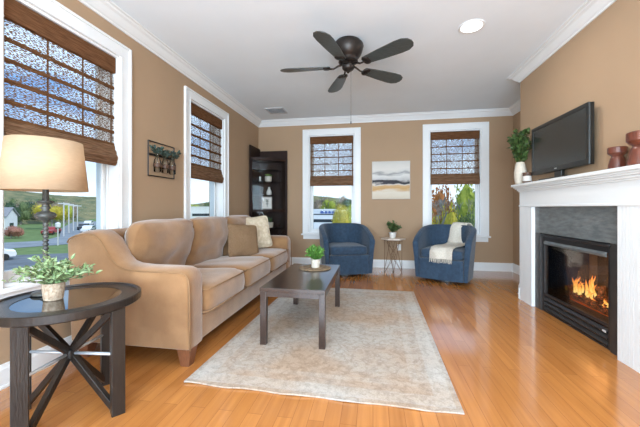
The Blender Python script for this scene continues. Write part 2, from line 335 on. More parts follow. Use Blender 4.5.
def cushion(bm, sx, sy, sz, n=14, p=4.0, edge=.35, crown=1.0, seed=0, wr=0.0):
    """pillow-like box centred at 0: thickness falls to edge*sz at the rim"""
    g = bmesh.ops.create_cube(bm, size=2)['verts']
    es = list({e_ for v in g for e_ in v.link_edges})
    bmesh.ops.subdivide_edges(bm, edges=es, cuts=n, use_grid_fill=True)
    for v in bm.verts:
        x, y, z = v.co
        rim = (1 - abs(x) ** p) * (1 - abs(y) ** p)
        t_ = edge + (1 - edge) * max(rim, 0) ** .5
        # rounded plan corners
        q = 8
        L_ = (abs(x) ** q + abs(y) ** q) ** (1 / q); mxy = max(abs(x), abs(y))
        s = mxy / L_ if L_ > 1e-6 else 1
        side = 1 - .03 * (abs(z) ** 2) * (mxy ** 8)
        w = 0
        if wr: w = wr * noise.noise(Vector((x * 2 + seed, y * 2, z + seed)))
        v.co = Vector((x * s * sx / 2 * side, y * s * sy / 2 * side, z * sz / 2 * t_ + w))
def to_obj(name, bm, m, smooth=False, bevel=0, seg=2, sub=0, auto=True):
    bmesh.ops.recalc_face_normals(bm, faces=bm.faces)
    me = bpy.data.meshes.new(name); bm.to_mesh(me); bm.free()
    if m: me.materials.append(M[m] if isinstance(m, str) else m)
    o = bpy.data.objects.new(name, me); C.objects.link(o)
    if bevel:
        md = o.modifiers.new('bevel', 'BEVEL'); md.width = bevel; md.segments = seg; md.limit_method = 'ANGLE'; md.angle_limit = math.radians(40)
    if sub:
        md = o.modifiers.new('subdivision', 'SUBSURF'); md.levels = sub; md.render_levels = sub
    if smooth:
        me.polygons.foreach_set('use_smooth', [True] * len(me.polygons))
    return o
def thing(name, label, cat, loc=(0, 0, 0), rz=0, group=None):
    o = bpy.data.objects.new(name, None); C.objects.link(o); o.empty_display_size = .1
    o.location = loc; o.rotation_euler = (0, 0, rz); o['label'] = label; o['category'] = cat
    if group: o['group'] = group
    return o
def P(name, bm, m, t, world=False, **kw):
    o = to_obj(name, bm, m, **kw)
    if world:
        root = t; chain = []
        while root: chain.append(root); root = root.parent
        mt = Matrix.Identity(4)
        for c_ in reversed(chain): mt = mt @ Matrix.LocRotScale(c_.location, c_.rotation_euler, c_.scale)
        o.data.transform(mt.inverted())
    o.parent = t
    return o
def solo(name, bm, m, label, cat, group=None, **kw):
    o = to_obj(name, bm, m, **kw)
    co = [v.co for v in o.data.vertices]
    c_ = Vector(((min(v.x for v in co) + max(v.x for v in co)) / 2, (min(v.y for v in co) + max(v.y for v in co)) / 2, min(v.z for v in co)))
    o.data.transform(Matrix.Translation(-c_)); o.location = c_
    o['label'] = label; o['category'] = cat
    if group: o['group'] = group
    return o
def struct(name, bm, m, parent=None, **kw):
    o = to_obj(name, bm, m, **kw)
    if parent: o.parent = parent
    else: o['kind'] = 'structure'
    return o
def dup(o, parent=None):
    c_ = o.copy(); C.objects.link(c_); c_.parent = parent
    for ch in list(o.children): dup(ch, c_)
    return c_
def BM(): return bmesh.new()
def leaf(bm, base, d, ln, w, up=None, fold=.25):
    d = d.normalized(); up = up or Vector((0, 0, 1))
    s = d.cross(up)
    if s.length < 1e-3: s = d.orthogonal()
    s.normalize(); nrm = s.cross(d)
    p = [base, base + d * ln * .35 + s * w / 2 + nrm * w * fold, base + d * ln * .75 + s * w * .35 + nrm * w * fold * .6, base + d * ln - nrm * ln * .12,
         base + d * ln * .75 - s * w * .35 + nrm * w * fold * .6, base + d * ln * .35 - s * w / 2 + nrm * w * fold]
    mid = [base + d * ln * .35, base + d * ln * .75 - nrm * ln * .03]
    v = [bm.verts.new(q) for q in p]; m1, m2 = [bm.verts.new(q) for q in mid]
    for f in ((v[0], v[1], m1), (v[1], v[2], m2, m1), (v[2], v[3], m2), (v[3], v[4], m2), (v[4], v[5], m1, m2), (v[5], v[0], m1)): bm.faces.new(f)
def rdir(rnd, zmin=-1, zmax=1):
    z = rnd.uniform(zmin, zmax); a = rnd.uniform(0, 2 * PI); r_ = math.sqrt(1 - z * z)
    return Vector((r_ * math.cos(a), r_ * math.sin(a), z))
def stems_leaves(base, n_st, spread, h_, ln, w, per, seed, droop=.3, zlo=.15, stem_r=.0015):
    """branching stems with leaves; returns (stem bmesh, leaf bmesh) around base"""
    rnd = random.Random(seed); bs, bl = BM(), BM(); base = Vector(base)
    for i in range(n_st):
        a = 2 * PI * (i + rnd.random()) / n_st; rad = spread * math.sqrt(rnd.uniform(.05, 1)); top = h_ * rnd.uniform(.6, 1) * (1 - droop * (rad / spread) ** 2)
        p0 = base; p3 = base + Vector((rad * math.cos(a), rad * math.sin(a), top)); p1 = base + Vector((rad * .25 * math.cos(a), rad * .25 * math.sin(a), top * .6))
        pts = []
        for k in range(6):
            u = k / 5; pts.append(p0 * (1 - u) ** 2 + p1 * 2 * u * (1 - u) + p3 * u * u)
        tube(bs, pts, stem_r, 5)
        for k in range(per):
            u = rnd.uniform(zlo, 1); q = p0 * (1 - u) ** 2 + p1 * 2 * u * (1 - u) + p3 * u * u
            tg = (p1 - p0) * (1 - u) + (p3 - p1) * u
            d = (tg.normalized() * .5 + rdir(rnd, -.3, .9)).normalized()
            s = rnd.uniform(.7, 1.15); leaf(bl, q, d, ln * s, w * s, up=rdir(rnd, .3, 1))
    return bs, bl

def clampx(pair, lim):
    for q in pair:
        for v in q.verts: v.co.x = min(v.co.x, lim - .15 * max(0, min(.1, lim - v.co.x)))
    return pair

# ------------------------------------------------------------------ room shell
XL, XR, YB, YF, H = -2.235, 2.388, 5.846, -2.6, 2.80
BX, BY0, BY1 = 1.845, 2.17, 4.31      # chimney breast
T = .24
WZ0, WZ1 = .61, 2.49                  # window opening heights
b = BM(); box(b, XL - T, XR + T, YF - T, YB + T, -.2, 0); struct('floor', b, 'floor')
b = BM(); box(b, XL - T, XR + T, YF - T, YB + T, H, H + .2); struct('ceiling', b, 'ceil')
def wall_with_holes(name, axis, pos0, pos1, a0, a1, holes, z0=0, z1=H):
    bm = BM()
    def seg(u0, u1, w0, w1):
        if u1 - u0 < 1e-4 or w1 - w0 < 1e-4: return
        if axis == 'x': box(bm, pos0, pos1, u0, u1, w0, w1)
        else: box(bm, u0, u1, pos0, pos1, w0, w1)
    cur = a0
    for (h0, h1, w0, w1) in sorted(holes):
        seg(cur, h0, z0, z1); seg(h0, h1, z0, w0); seg(h0, h1, w1, z1); cur = h1
    seg(cur, a1, z0, z1)
    return struct(name, bm, 'wall')
WL1, WL2, WB1, WB2 = (1.53, 2.43), (3.50, 4.40), (-1.22, -.34), (1.0, 1.88)
wall_with_holes('wall_left', 'x', XL - T, XL, YF - T, YB + T, [(*WL1, WZ0, WZ1 - .04), (*WL2, WZ0, WZ1 - .04), (-1.6, -.6, .6, 2.5)])
wall_with_holes('wall_back', 'y', YB, YB + T, XL, XR, [(*WB1, WZ0, WZ1), (*WB2, WZ0, WZ1)])
wall_with_holes('wall_right', 'x', XR, XR + T, YF - T, YB + T, [])
wall_with_holes('wall_front', 'y', YF - T, YF, XL, XR, [(-1.8, 2.0, .6, 2.5)])
# chimney breast round the firebox
FY0, FY1, FZ = 2.70, 3.705, .82
b = BM()
box(b, BX, XR, BY0, FY0, 0, H); box(b, BX, XR, FY1, BY1, 0, H); box(b, BX, XR, FY0, FY1, FZ, H)
struct('wall_chimney', b, 'wall')

def sweep(name, prof, path, m='trim', closed=False):
    """prof: (out, z) pairs, out = distance from the wall into the room; path: plan points with the room on the right-hand side"""
    bm = BM(); n = len(path); rings = []
    for i, p in enumerate(path):
        p = Vector(p)
        def nrm(a, c_):
            d = (Vector(c_) - Vector(a)).normalized(); return Vector((d.y, -d.x))
        if closed: n0 = nrm(path[i - 1], path[i]); n1_ = nrm(path[i], path[(i + 1) % n])
        else:
            n0 = nrm(path[i - 1], path[i]) if i else nrm(path[0], path[1]); n1_ = nrm(path[i], path[i + 1]) if i < n - 1 else n0
        k = (n0 + n1_) / (1 + n0.dot(n1_))
        rings.append([bm.verts.new((p.x + k.x * o_, p.y + k.y * o_, z)) for o_, z in prof])
    m_ = len(prof)
    for i in range(n if closed else n - 1):
        A, B = rings[i], rings[(i + 1) % n]
        for j in range(m_): bm.faces.new((A[j], B[j], B[(j + 1) % m_], A[(j + 1) % m_]))
    if not closed: bm.faces.new(rings[0]); bm.faces.new(rings[-1][::-1])
    return struct(name, bm, m)
cp = [(0, H), (0, H - .105), (.012, H - .105), (.016, H - .09), (.03, H - .082), (.05, H - .06), (.068, H - .035), (.09, H - .025), (.095, H - .012), (.115, H - .008), (.115, H)]
sweep('trim_1', cp, [(XL, YF), (XL, YB), (XR, YB), (XR, BY1), (BX, BY1), (BX, BY0), (XR, BY0), (XR, YF)], closed=True)
bb = [(0, 0), (.022, 0), (.022, .016), (.016, .022), (.016, .115), (.011, .128), (.009, .142), (0, .145)]
sweep('baseboard_left', bb, [(XL, YF), (XL, YB)]); sweep('baseboard_back', bb, [(XL + .022, YB), (XR, YB), (XR, BY1), (BX, BY1), (BX, 4.14)])
sweep('baseboard_right', bb, [(BX, 2.29), (BX, BY0), (XR, BY0), (XR, YF)])

# ------------------------------------------------------------------ windows (built in a frame where u runs along the wall, v into the wall)
def window(name, axis, u0, u1, shade_label, shade_group=None, WZ1=WZ1):
    def bx(bm, a0, a1, v0, v1, z0, z1):     # v: 0 at wall face, + into the wall (outside), - into the room
        if axis == 'x': box(bm, XL - v1, XL - v0, a0, a1, z0, z1)
        else: box(bm, a0, a1, YB + v0, YB + v1, z0, z1)
    root = bpy.data.objects.new(name, None); C.objects.link(root); root['kind'] = 'structure'
    cw = .115
    bm = BM()
    for s0, s1 in ((u0 - cw, u0), (u1, u1 + cw)):
        bx(bm, s0, s1, -.018, 0, WZ0, WZ1 + cw)
        e0 = (s0, s0 + .022) if s0 < u0 else (s1 - .022, s1)
        bx(bm, e0[0], e0[1], -.03, -.018, WZ0, WZ1 + cw)
        e1 = (s1 - .012, s1) if s0 < u0 else (s0, s0 + .012)
        bx(bm, e1[0], e1[1], -.024, -.018, WZ0, WZ1)
    bx(bm, u0, u1, -.018, 0, WZ1, WZ1 + cw)
    bx(bm, u0 - cw + .022, u1 + cw - .022, -.03, -.018, WZ1 + cw - .022, WZ1 + cw)
    bx(bm, u0, u1, -.024, -.018, WZ1, WZ1 + .012)
    o = struct('window_casing', bm, 'trim', root, bevel=.003)
    bm = BM()  # jamb lining
    bx(bm, u0, u0 + .02, 0, .22, WZ0, WZ1); bx(bm, u1 - .02, u1, 0, .22, WZ0, WZ1); bx(bm, u0 + .02, u1 - .02, 0, .22, WZ1 - .02, WZ1); bx(bm, u0 + .02, u1 - .02, 0, .22, WZ0, WZ0 + .02)
    for s in (u0 + .02, u1 - .035): bx(bm, s, s + .015, .085, .10, WZ0, WZ1)
    struct('window_jamb', bm, 'trim', root)
    bm = BM(); bx(bm, u0 - cw - .025, u1 + cw + .025, -.05, 0, WZ0 - .03, WZ0); struct('window_sill', bm, 'trim', root, bevel=.006)
    bm = BM(); bx(bm, u0 - cw + .01, u1 + cw - .01, -.02, 0, WZ0 - .105, WZ0 - .03); struct('window_apron', bm, 'trim', root, bevel=.004)
    mid = 1.56
    for k, (z0, z1, v0) in enumerate(((mid - .02, WZ1 - .02, .15), (WZ0 + .02, mid + .02, .11))):
        bm = BM(); a0, a1 = u0 + .022, u1 - .022; sw = .045
        bx(bm, a0, a0 + sw, v0, v0 + .035, z0, z1); bx(bm, a1 - sw, a1, v0, v0 + .035, z0, z1)
        bx(bm, a0 + sw, a1 - sw, v0, v0 + .035, z1 - .04, z1); bx(bm, a0 + sw, a1 - sw, v0, v0 + .035, z0, z0 + .06)
        s_ = struct('window_sash', bm, 'trim', root, bevel=.004)
        bm = BM(); bx(bm, a0 + sw, a1 - sw, v0 + .015, v0 + .019, z0 + .06, z1 - .04); struct('pane', bm, 'pane', s_)
    # woven wood roman shade
    c_ = ((u0 + u1) / 2); loc = (XL - .03, c_, 1.5) if axis == 'x' else (c_, YB + .03, 1.5)
    t = thing('roman_shade', shade_label, 'window shade', loc, 0, shade_group)
    a0, a1 = u0 + .028, u1 - .028
    zb, ztop = 1.52, WZ1 - .025
    bm = BM(); bx(bm, a0, a1, .012, .05, ztop - .135, ztop); P('valance', bm, 'weave_dense', t, world=True, bevel=.003)
    bm = BM()
    dz = WZ1 - 2.49; zt, zl = ztop - .135, 1.68 + dz
    nb = 5; step = (zt - zl) / nb
    # each open section hangs with a slight forward billow
    NN = 40
    prev = None
    for k in range(NN + 1):
        z = zt + .05 - (zt + .05 - zl) * k / NN; ph = ((zt - z) / step) % 1.0 if z < zt else 0
        v = .040 - .010 * math.sin(PI * ph)
        q = (((XL - v), a0, z), ((XL - v), a1, z)) if axis == 'x' else ((a0, YB + v, z), (a1, YB + v, z))
        cur = [bm.verts.new(x) for x in q]
        if prev: bm.faces.new((prev[0], prev[1], cur[1], cur[0]))
        prev = cur
    P('shade_panel', bm, 'weave_open', t, world=True, smooth=True)
    for k in range(1, nb + 1):
        zz = zt - step * k + (0.02 if k == nb else 0); bm = BM(); bx(bm, a0, a1, .024, .036, zz - (.014 if axis == 'x' else .009), zz + (.014 if axis == 'x' else .009)); P('fold_band', bm, 'weave_band', t, world=True, bevel=.003)
    for fr in (.02, .34, .66, .98):
        uu = a0 + (a1 - a0) * fr; bm = BM(); bx(bm, uu - .006, uu + .006, .041, .045, zl, zt); P('tape', bm, 'weave_dense', t, world=True)
    for k, (z1_, v0, hh) in enumerate(((1.715, .018, .075), (1.665, .002, .075), (1.622, -.012, .072), (1.582, -.004, .060))):
        z1_ += dz * 1.2; bm = BM(); n_ = 9; out = []
        for j in range(n_ + 1):
            u = j / n_; out.append((v0 + .030 - .030 * math.sin(PI * (.12 + .80 * u)) ** .8, z1_ - hh * u))
        out += [(v0 + .036, z1_ - hh + .004), (v0 + .040, z1_ - .006)]
        if axis == 'x': prism(bm, [(XL - v, z) for v, z in out], 'y', a0, a1)
        else: prism(bm, [(YB + v, z) for v, z in out], 'x', a0, a1)
        P('stacked_fold', bm, 'weave_stack', t, world=True)
    return root
window('window_1', 'x', *WL1, 'brown woven wood roman shade on the tall window behind the table lamp', WZ1=WZ1 - .04)
window('window_2', 'x', *WL2, 'brown woven wood roman shade on the narrow-looking window between sofa and dark corner cabinet', WZ1=WZ1 - .04)
window('window_3', 'y', *WB1, 'brown woven wood roman shade on the window behind the left blue armchair')
window('window_4', 'y', *WB2, 'brown woven wood roman shade on the window behind the armchair with the throw')
# unseen windows behind the camera, added as openings for the fill lights
root = bpy.data.objects.new('added_window_5', None); C.objects.link(root); root['kind'] = 'structure'
bm = BM()
for x in (-1.8, -.55, .7, 1.94): box(bm, x, x + .06, YF - .12, YF - .04, .6, 2.5)
box(bm, -1.8, 2.0, YF - .12, YF - .04, .6, .66); box(bm, -1.8, 2.0, YF - .12, YF - .04, 2.44, 2.5)
struct('window_sash', bm, 'trim', root); bm = BM(); box(bm, -1.8, 2.0, YF - .09, YF - .085, .6, 2.5); struct('pane', bm, 'pane', root)

root = bpy.data.objects.new('added_window_6', None); C.objects.link(root); root['kind'] = 'structure'  # unseen window, added to go with the side fill light
bm = BM()
for y in (-1.6, -.66): box(bm, XL - .15, XL - .10, y, y + .06, .66, 2.44)
for z in (.6, 1.5, 2.44): box(bm, XL - .15, XL - .10, -1.6, -.6, z, z + .06)
struct('window_sash', bm, 'trim', root); bm = BM(); box(bm, XL - .13, XL - .126, -1.54, -.66, .66, 2.44); struct('pane', bm, 'pane', root)

# ------------------------------------------------------------------ rug
bm = BM(); nx, ny = 34, 50; rng = random.Random(3)
top = [[None] * (ny + 1) for _ in range(nx + 1)]; bot = [[None] * (ny + 1) for _ in range(nx + 1)]
for i in range(nx + 1):
    for j in range(ny + 1):
        x = -.825 + 1.65 * i / nx; y = -1.22 + 2.44 * j / ny
        wy = .006 * math.sin(i * .8) if j in (0,) else 0
        edge_ = min(i, nx - i, j, ny - j)
        z = .010 + (.004 * max(0, math.sin(i * .9 + 1)) if j == 0 else 0)
        top[i][j] = bm.verts.new((x, y + wy, z)); bot[i][j] = bm.verts.new((x, y + wy, z - .009))
for i in range(nx):
    for j in range(ny):
        bm.faces.new((top[i][j], top[i + 1][j], top[i + 1][j + 1], top[i][j + 1])); bm.faces.new((bot[i][j], bot[i][j + 1], bot[i + 1][j + 1], bot[i + 1][j]))
for i in range(nx):
    bm.faces.new((top[i][0], bot[i][0], bot[i + 1][0], top[i + 1][0])); bm.faces.new((top[i][ny], top[i + 1][ny], bot[i + 1][ny], bot[i][ny]))
for j in range(ny):
    bm.faces.new((top[0][j], top[0][j + 1], bot[0][j + 1], bot[0][j])); bm.faces.new((top[nx][j], bot[nx][j], bot[nx][j + 1], top[nx][j + 1]))
r_ = to_obj('area_rug', bm, 'rug'); r_.location = (-.325, 2.98, .001); r_.rotation_euler = (0, 0, math.radians(-1.0))
r_['label'] = 'faded cream and grey patterned rug under the coffee table'; r_['category'] = 'rug'

# ------------------------------------------------------------------ sofa
t = thing('sofa', 'tan microsuede three-seat sofa along the left window wall', 'sofa', (-1.7, 3.24, 0))
SY0, SY1 = 1.92, 4.56; AW = .185
bm = BM(); box(bm, -2.12, -1.245, SY0 + AW - .01, SY1 - AW + .01, .13, .31); P('base', bm, 'sofa', t, world=True, bevel=.02, seg=3, smooth=True)
prof = [(-1.225, .13), (-1.225, .60), (-1.230, .645), (-1.250, .674), (-1.29, .688), (-1.40, .69), (-1.58, .69), (-1.70, .70), (-1.77, .725), (-1.82, .775), (-1.86, .84),
        (-1.90, .90), (-1.95, .935), (-2.02, .942), (-2.09, .932), (-2.15, .908), (-2.17, .88), (-2.17, .13)]
for near in (1, 0):
    bm = BM(); n_ = 7; rings = []
    ya, yb = (SY0, SY0 + AW) if near else (SY1, SY1 - AW)
    for k in range(n_ + 1):
        u = k / n_; y = ya + (yb - ya) * u
        ring = []
        for (x, z) in prof:
            # round over the top and flare slightly outwards
            rd = .035 * (abs(2 * u - 1) ** 3)
            zz = z - (rd if z > .5 else 0)
            xx = x - (.012 * abs(2 * u - 1) ** 4 if x > -1.3 else 0)
            fl = (.03 * max(0, (z - .4) / .5)) * (1 - u)
            ring.append(bm.verts.new((xx, y - fl if near else y + fl, zz)))
        rings.append(ring)
    m_ = len(prof)
    for k in range(n_):
        for j in range(m_): bm.faces.new((rings[k][j], rings[k][(j + 1) % m_], rings[k + 1][(j + 1) % m_], rings[k + 1][j]))
    bm.faces.new(rings[0]); bm.faces.new(rings[-1][::-1])
    arm = P('arm', bm, 'sofa', t, world=True, bevel=.012, seg=3, smooth=True)
    bm = BM(); yy = ya + (yb - ya) * .02
    pts = [(x + (.004 if x > -1.3 else 0), (yy - (.03 * max(0, (z - .4) / .5)) if near else yy + (.03 * max(0, (z - .4) / .5))), z - (.028 if z > .5 else 0)) for x, z in prof[:-1]]
    tube(bm, pts, .006, 8); P('piping', bm, 'sofa_pipe', arm, world=True, smooth=True)
bm = BM(); prism(bm, [(-2.17, .13), (-2.17, .84), (-2.15, .90), (-2.10, .93), (-2.04, .93), (-1.99, .89), (-1.93, .5), (-1.93, .13)], 'y', SY0 + AW - .02, SY1 - AW + .02)
P('backrest', bm, 'sofa', t, world=True, bevel=.015, seg=3, smooth=True)
cl = (SY1 - SY0 - 2 * AW) / 3
for k in range(3):
    yc = SY0 + AW + cl * (k + .5)
    bm = BM(); cushion(bm, .76, cl - .006, .235, n=14, p=6, edge=.72, seed=k, wr=.010)
    o = P('seat_cushion', bm, 'sofa', t, smooth=True); o.location = Vector((-1.575, yc, .405)) - t.location; o.rotation_euler = (0, math.radians(-1.5), 0)
    bm = BM()
    for zz in (.082, -.082):
        hx, hy = .376, (cl - .012) / 2
        pts = [(hx, -hy + .03, zz), (hx, hy - .03, zz), (hx - .03, hy, zz), (-hx, hy, zz), (-hx, -hy, zz), (hx - .03, -hy, zz)]
        tube(bm, pts, .005, 8, closed=True)
    P('piping', bm, 'sofa_pipe', o, smooth=True)
    bm = BM(); cushion(bm, .56, cl + .015, .27, n=14, p=2.6, edge=.34, seed=k + 7, wr=.035)
    o = P('back_cushion', bm, 'sofa', t, smooth=True); o.location = Vector((-1.875, yc, .725)) - t.location; o.rotation_euler = (0, math.radians(-76), 0)
for (x, y) in ((-1.285, SY0 + .07), (-1.285, SY1 - .07), (-2.10, SY0 + .07), (-2.10, SY1 - .07)):
    bm = BM(); a_, c_ = .052, .032
    q0 = [(x - a_, y - a_), (x + a_, y - a_), (x + a_, y + a_), (x - a_, y + a_)]; q1 = [(x - c_, y - c_), (x + c_, y - c_), (x + c_, y + c_), (x - c_, y + c_)]
    A = [bm.verts.new((*p, .135)) for p in q0]; B = [bm.verts.new((*p, 0)) for p in q1]
    bm.faces.new(A); bm.faces.new(B[::-1])
    for k in range(4): bm.faces.new((A[k], B[k], B[(k + 1) % 4], A[(k + 1) % 4]))
    P('leg', bm, 'legwood', t, world=True, bevel=.004)

def throw_pillow(label, m, loc, rot, s, seed):
    bm = BM(); cushion(bm, s, s, .15, n=16, p=2.2, edge=.10, seed=seed, wr=.02)
    for v in bm.verts:   # pull the sides in between the pointed corners
        x, y = v.co.x / (s / 2), v.co.y / (s / 2)
        v.co.x *= 1 - .07 * (1 - y * y); v.co.y *= 1 - .07 * (1 - x * x)
    o = to_obj('throw_pillow', bm, m, smooth=True); o.location = loc; o.rotation_euler = rot; o['label'] = label; o['category'] = 'pillow'
    return o
throw_pillow('square brown textured throw pillow leaning on the sofa back', 'brownpillow', (-1.60, 3.66, .69), (math.radians(74), math.radians(5), math.radians(52)), .44, 2)
throw_pillow('cream knobbly throw pillow against the far sofa arm', 'creampillow', (-1.63, 4.10, .755), (math.radians(72), math.radians(-6), math.radians(38)), .48, 5)

# ------------------------------------------------------------------ coffee table
t = thing('coffee_table', 'dark espresso rectangular coffee table with four square legs standing on the rug', 'table', (-.625, 2.9, .011))
bm = BM(); box(bm, -.265, .265, -.55, .55, .425, .455); P('tabletop', bm, 'darkwood', t, bevel=.003)
bm = BM()
for x in (-.258, .238): box(bm, x, x + .02, -.50, .50, .385, .425)
for y in (-.543, .523): box(bm, -.215, .215, y, y + .02, .385, .425)
P('apron', bm, 'darkwood', t)
for x in (-.2625, .2125):
    for y in (-.5475, .4975):
        bm = BM(); box(bm, x, x + .05, y, y + .05, 0, .4245); P('leg', bm, 'darkwood', t, bevel=.003)
bm = BM(); lathe(bm, [(.128, 0), (.138, .002), (.141, .006), (.138, .010), (.125, .0085), (.004, .0085)], n=40)
o = to_obj('round_placemat', bm, 'mat', smooth=True); o.location = (-.60, 3.20, .4665); o.scale = (1.2, 1.2, 1); o['label'] = 'round woven brown mat on the coffee table under the little potted plant'; o['category'] = 'mat'
def potted(name, label, cat, loc, pot_prof, pot_mat, soil, fol, lm, group=None, neck=None):
    t = thing(name, label, cat, loc, 0, group)
    bm = BM(); lathe(bm, pot_prof, n=32); P('pot', bm, pot_mat, t, smooth=True, bevel=.002)
    bm = BM(); lathe(bm, [(soil[0], soil[1] - .006), (soil[0], soil[1])], n=24); P('soil', bm, 'soil', t)
    bs, bl = fol; P('stems', bs, 'stem', t); P('foliage', bl, lm, t)
    return t
potted('potted_plant', 'bushy bright green plant in a small pale pot on the coffee table', 'plant', (-.595, 3.20, .4765),
       [(.038, 0), (.043, .003), (.047, .08), (.047, .088), (.042, .088), (.041, .07)], 'cream', (.041, .076),
       stems_leaves((0, 0, .07), 80, .115, .165, .034, .019, 16, 11, droop=.45), 'leafbright')

# ------------------------------------------------------------------ blue barrel armchairs
def barrel_chair(label, loc, rz):
    t = thing('barrel_armchair', label, 'armchair', loc, rz, None)
    # plan curve; chair faces -y locally. s from -1 (one arm front) to 1
    def plan(s, R, fy):
        # s in [-1,1]; |s|<.62 is the round back
        L1 = PI * R / 2; L2 = fy; tot = L1 + L2; d = abs(s) * tot
        if d < L1: a = d / R; x, y = R * math.sin(a), R * math.cos(a); nx_, ny_ = math.sin(a), math.cos(a)
        else: x, y = R, -(d - L1); nx_, ny_ = 1, 0
        sg = 1 if s >= 0 else -1
        return Vector((x * sg, y)), Vector((nx_ * sg, ny_))
    NS = 48; R0 = .375; bm = BM(); rings = []
    for i in range(NS + 1):
        s = -1 + 2 * i / NS; p, n_ = plan(s, R0, .36)
        f = abs(s); hh = .83 - .21 * max(0, (f - .30) / .70) ** 1.6
        fr = max(0, (f - .9) / .1)
        hh -= .03 * fr ** 2
        def pt(off, z): q = p + n_ * off; return bm.verts.new((q.x, q.y, z))
        fl = .055 * (hh / .82)
        ring = [pt(-.035, .05), pt(-.03, .30), pt(-.02, hh - .05), pt(-.01, hh - .015), pt(.012, hh), pt(.04 + fl * .3, hh - .003), pt(.055 + fl * .4, hh - .02), pt(.055 + fl * .35, hh - .06), pt(.045, .35), pt(.02, .05)]
        rings.append(ring)
    m_ = len(rings[0])
    for i in range(NS):
        for j in range(m_): bm.faces.new((rings[i][j], rings[i + 1][j], rings[i + 1][(j + 1) % m_], rings[i][(j + 1) % m_]))
    bm.faces.new(rings[0]); bm.faces.new(rings[-1][::-1])
    sh = P('backrest', bm, 'blue', t, bevel=.008, smooth=True)
    bm = BM()
    pts = []
    for i in range(NS + 1):
        s = -1 + 2 * i / NS; p, n_ = plan(s, R0, .36); f = abs(s); hh = .83 - .21 * max(0, (f - .30) / .70) ** 1.6 - .03 * max(0, (f - .9) / .1) ** 2
        q = p - n_ * .012; pts.append((q.x, q.y, hh - .008))
    tube(bm, pts, .006, 8); P('piping', bm, 'blue', sh, smooth=True)
    # box below the seat
    bm = BM(); out = []
    for i in range(25):
        a = PI * i / 24; out.append((.338 * math.cos(a), .338 * math.sin(a)))
    out += [(-.338, -.37), (-.30, -.385), (.30, -.385), (.338, -.37)]
    prism(bm, out, 'z', .05, .35); P('seat_base', bm, 'blue', t, bevel=.008, smooth=False)
    bm = BM(); cushion(bm, .655, .70, .15, n=14, p=6, edge=.72, wr=.008)
    for v in bm.verts:
        if v.co.y > 0:
            lim = math.sqrt(max(0, 1 - (v.co.y / .36) ** 2 * .75)); v.co.x *= lim
    o = P('seat_cushion', bm, 'blue', t, smooth=True); o.location = (0, -.045, .42)
    bm = BM(); lathe(bm, [(.24, 0), (.26, .004), (.26, .04), (.10, .049), (.10, .05)], n=32); P('swivel_base', bm, 'black', t, smooth=False)
    return t
ch1 = barrel_chair('blue barrel armchair left of the small side table, empty seat', (-.48, 5.24, 0), math.radians(20)); ch1.scale = (.95, .95, 1)
ch2 = barrel_chair('blue barrel armchair right of the small side table, with a cream throw over it', (1.12, 5.06, 0), math.radians(-27)); ch2.scale = (.93, .93, 1)

# throw over the second chair, built in the chair's own frame
bm = BM(); NW, NL = 16, 44
path = [(.47, .54), (.475, .68), (.47, .80), (.43, .852), (.37, .85), (.335, .78), (.315, .62), (.29, .53), (.20, .513), (.05, .515), (-.12, .515), (-.28, .514), (-.385, .505), (-.425, .47), (-.43, .43), (-.43, .40), (-.432, .37)]
def pathpt(u):
    f = u * (len(path) - 1); i = min(int(f), len(path) - 2); g = f - i
    return path[i][0] * (1 - g) + path[i + 1][0] * g, path[i][1] * (1 - g) + path[i + 1][1] * g
grid = []
for i in range(NL + 1):
    u = i / NL; r_, z = pathpt(u)
    row = []
    for j in range(NW + 1):
        w = j / NW - .5
        back = max(0, min(1, (r_ - .30) / .10))        # 1 on the backrest, 0 on the seat
        # backrest part follows the curved shell at ~30 deg to the side; seat part spreads towards the front
        a = math.radians(27) + w * .72
        bx_, by_ = r_ * math.sin(a), r_ * math.cos(a)
        wid = .31 + .05 * max(0, .3 - r_)
        ang = math.radians(10)
        sx_ = .10 + w * wid + (.30 - r_) * -.10; sy_ = r_ + .02 * math.sin(w * 9)
        x = bx_ * back + sx_ * (1 - back); y = by_ * back + sy_ * (1 - back)
        zz = z + .005 * math.sin(j * 1.9 + i * .25) + .004 * math.sin(i * .7) + (.006 if z > .5 and z < .53 else 0)
        row.append(bm.verts.new((x, y, zz)))
    grid.append(row)
for i in range(NL):
    for j in range(NW): bm.faces.new((grid[i][j], grid[i][j + 1], grid[i + 1][j + 1], grid[i + 1][j]))
th = thing('throw_blanket', 'cream knitted throw with fringed ends draped over the right blue armchair', 'blanket', (1.12, 5.06, 0), math.radians(-27)); th.scale = (.93, .93, 1)
ends = [grid[NL][j].co.copy() for j in range(NW + 1)]
o = P('cloth', bm, 'throw', th, smooth=True)
md = o.modifiers.new('thick', 'SOLIDIFY'); md.thickness = .012; md.offset = 1
bm = BM(); rr_ = random.Random(4)
for j in range(NW * 2):
    k = j / 2; i0 = int(k); g = k - i0; p = ends[i0].lerp(ends[min(i0 + 1, NW)], g)
    tube(bm, [p, p + Vector((rr_.uniform(-.004, .004), -.004, -.03)), p + Vector((rr_.uniform(-.01, .01), rr_.uniform(-.008, 0), -.06))], [.004, .003, .0025], 5)
P('fringe', bm, 'throw', th)

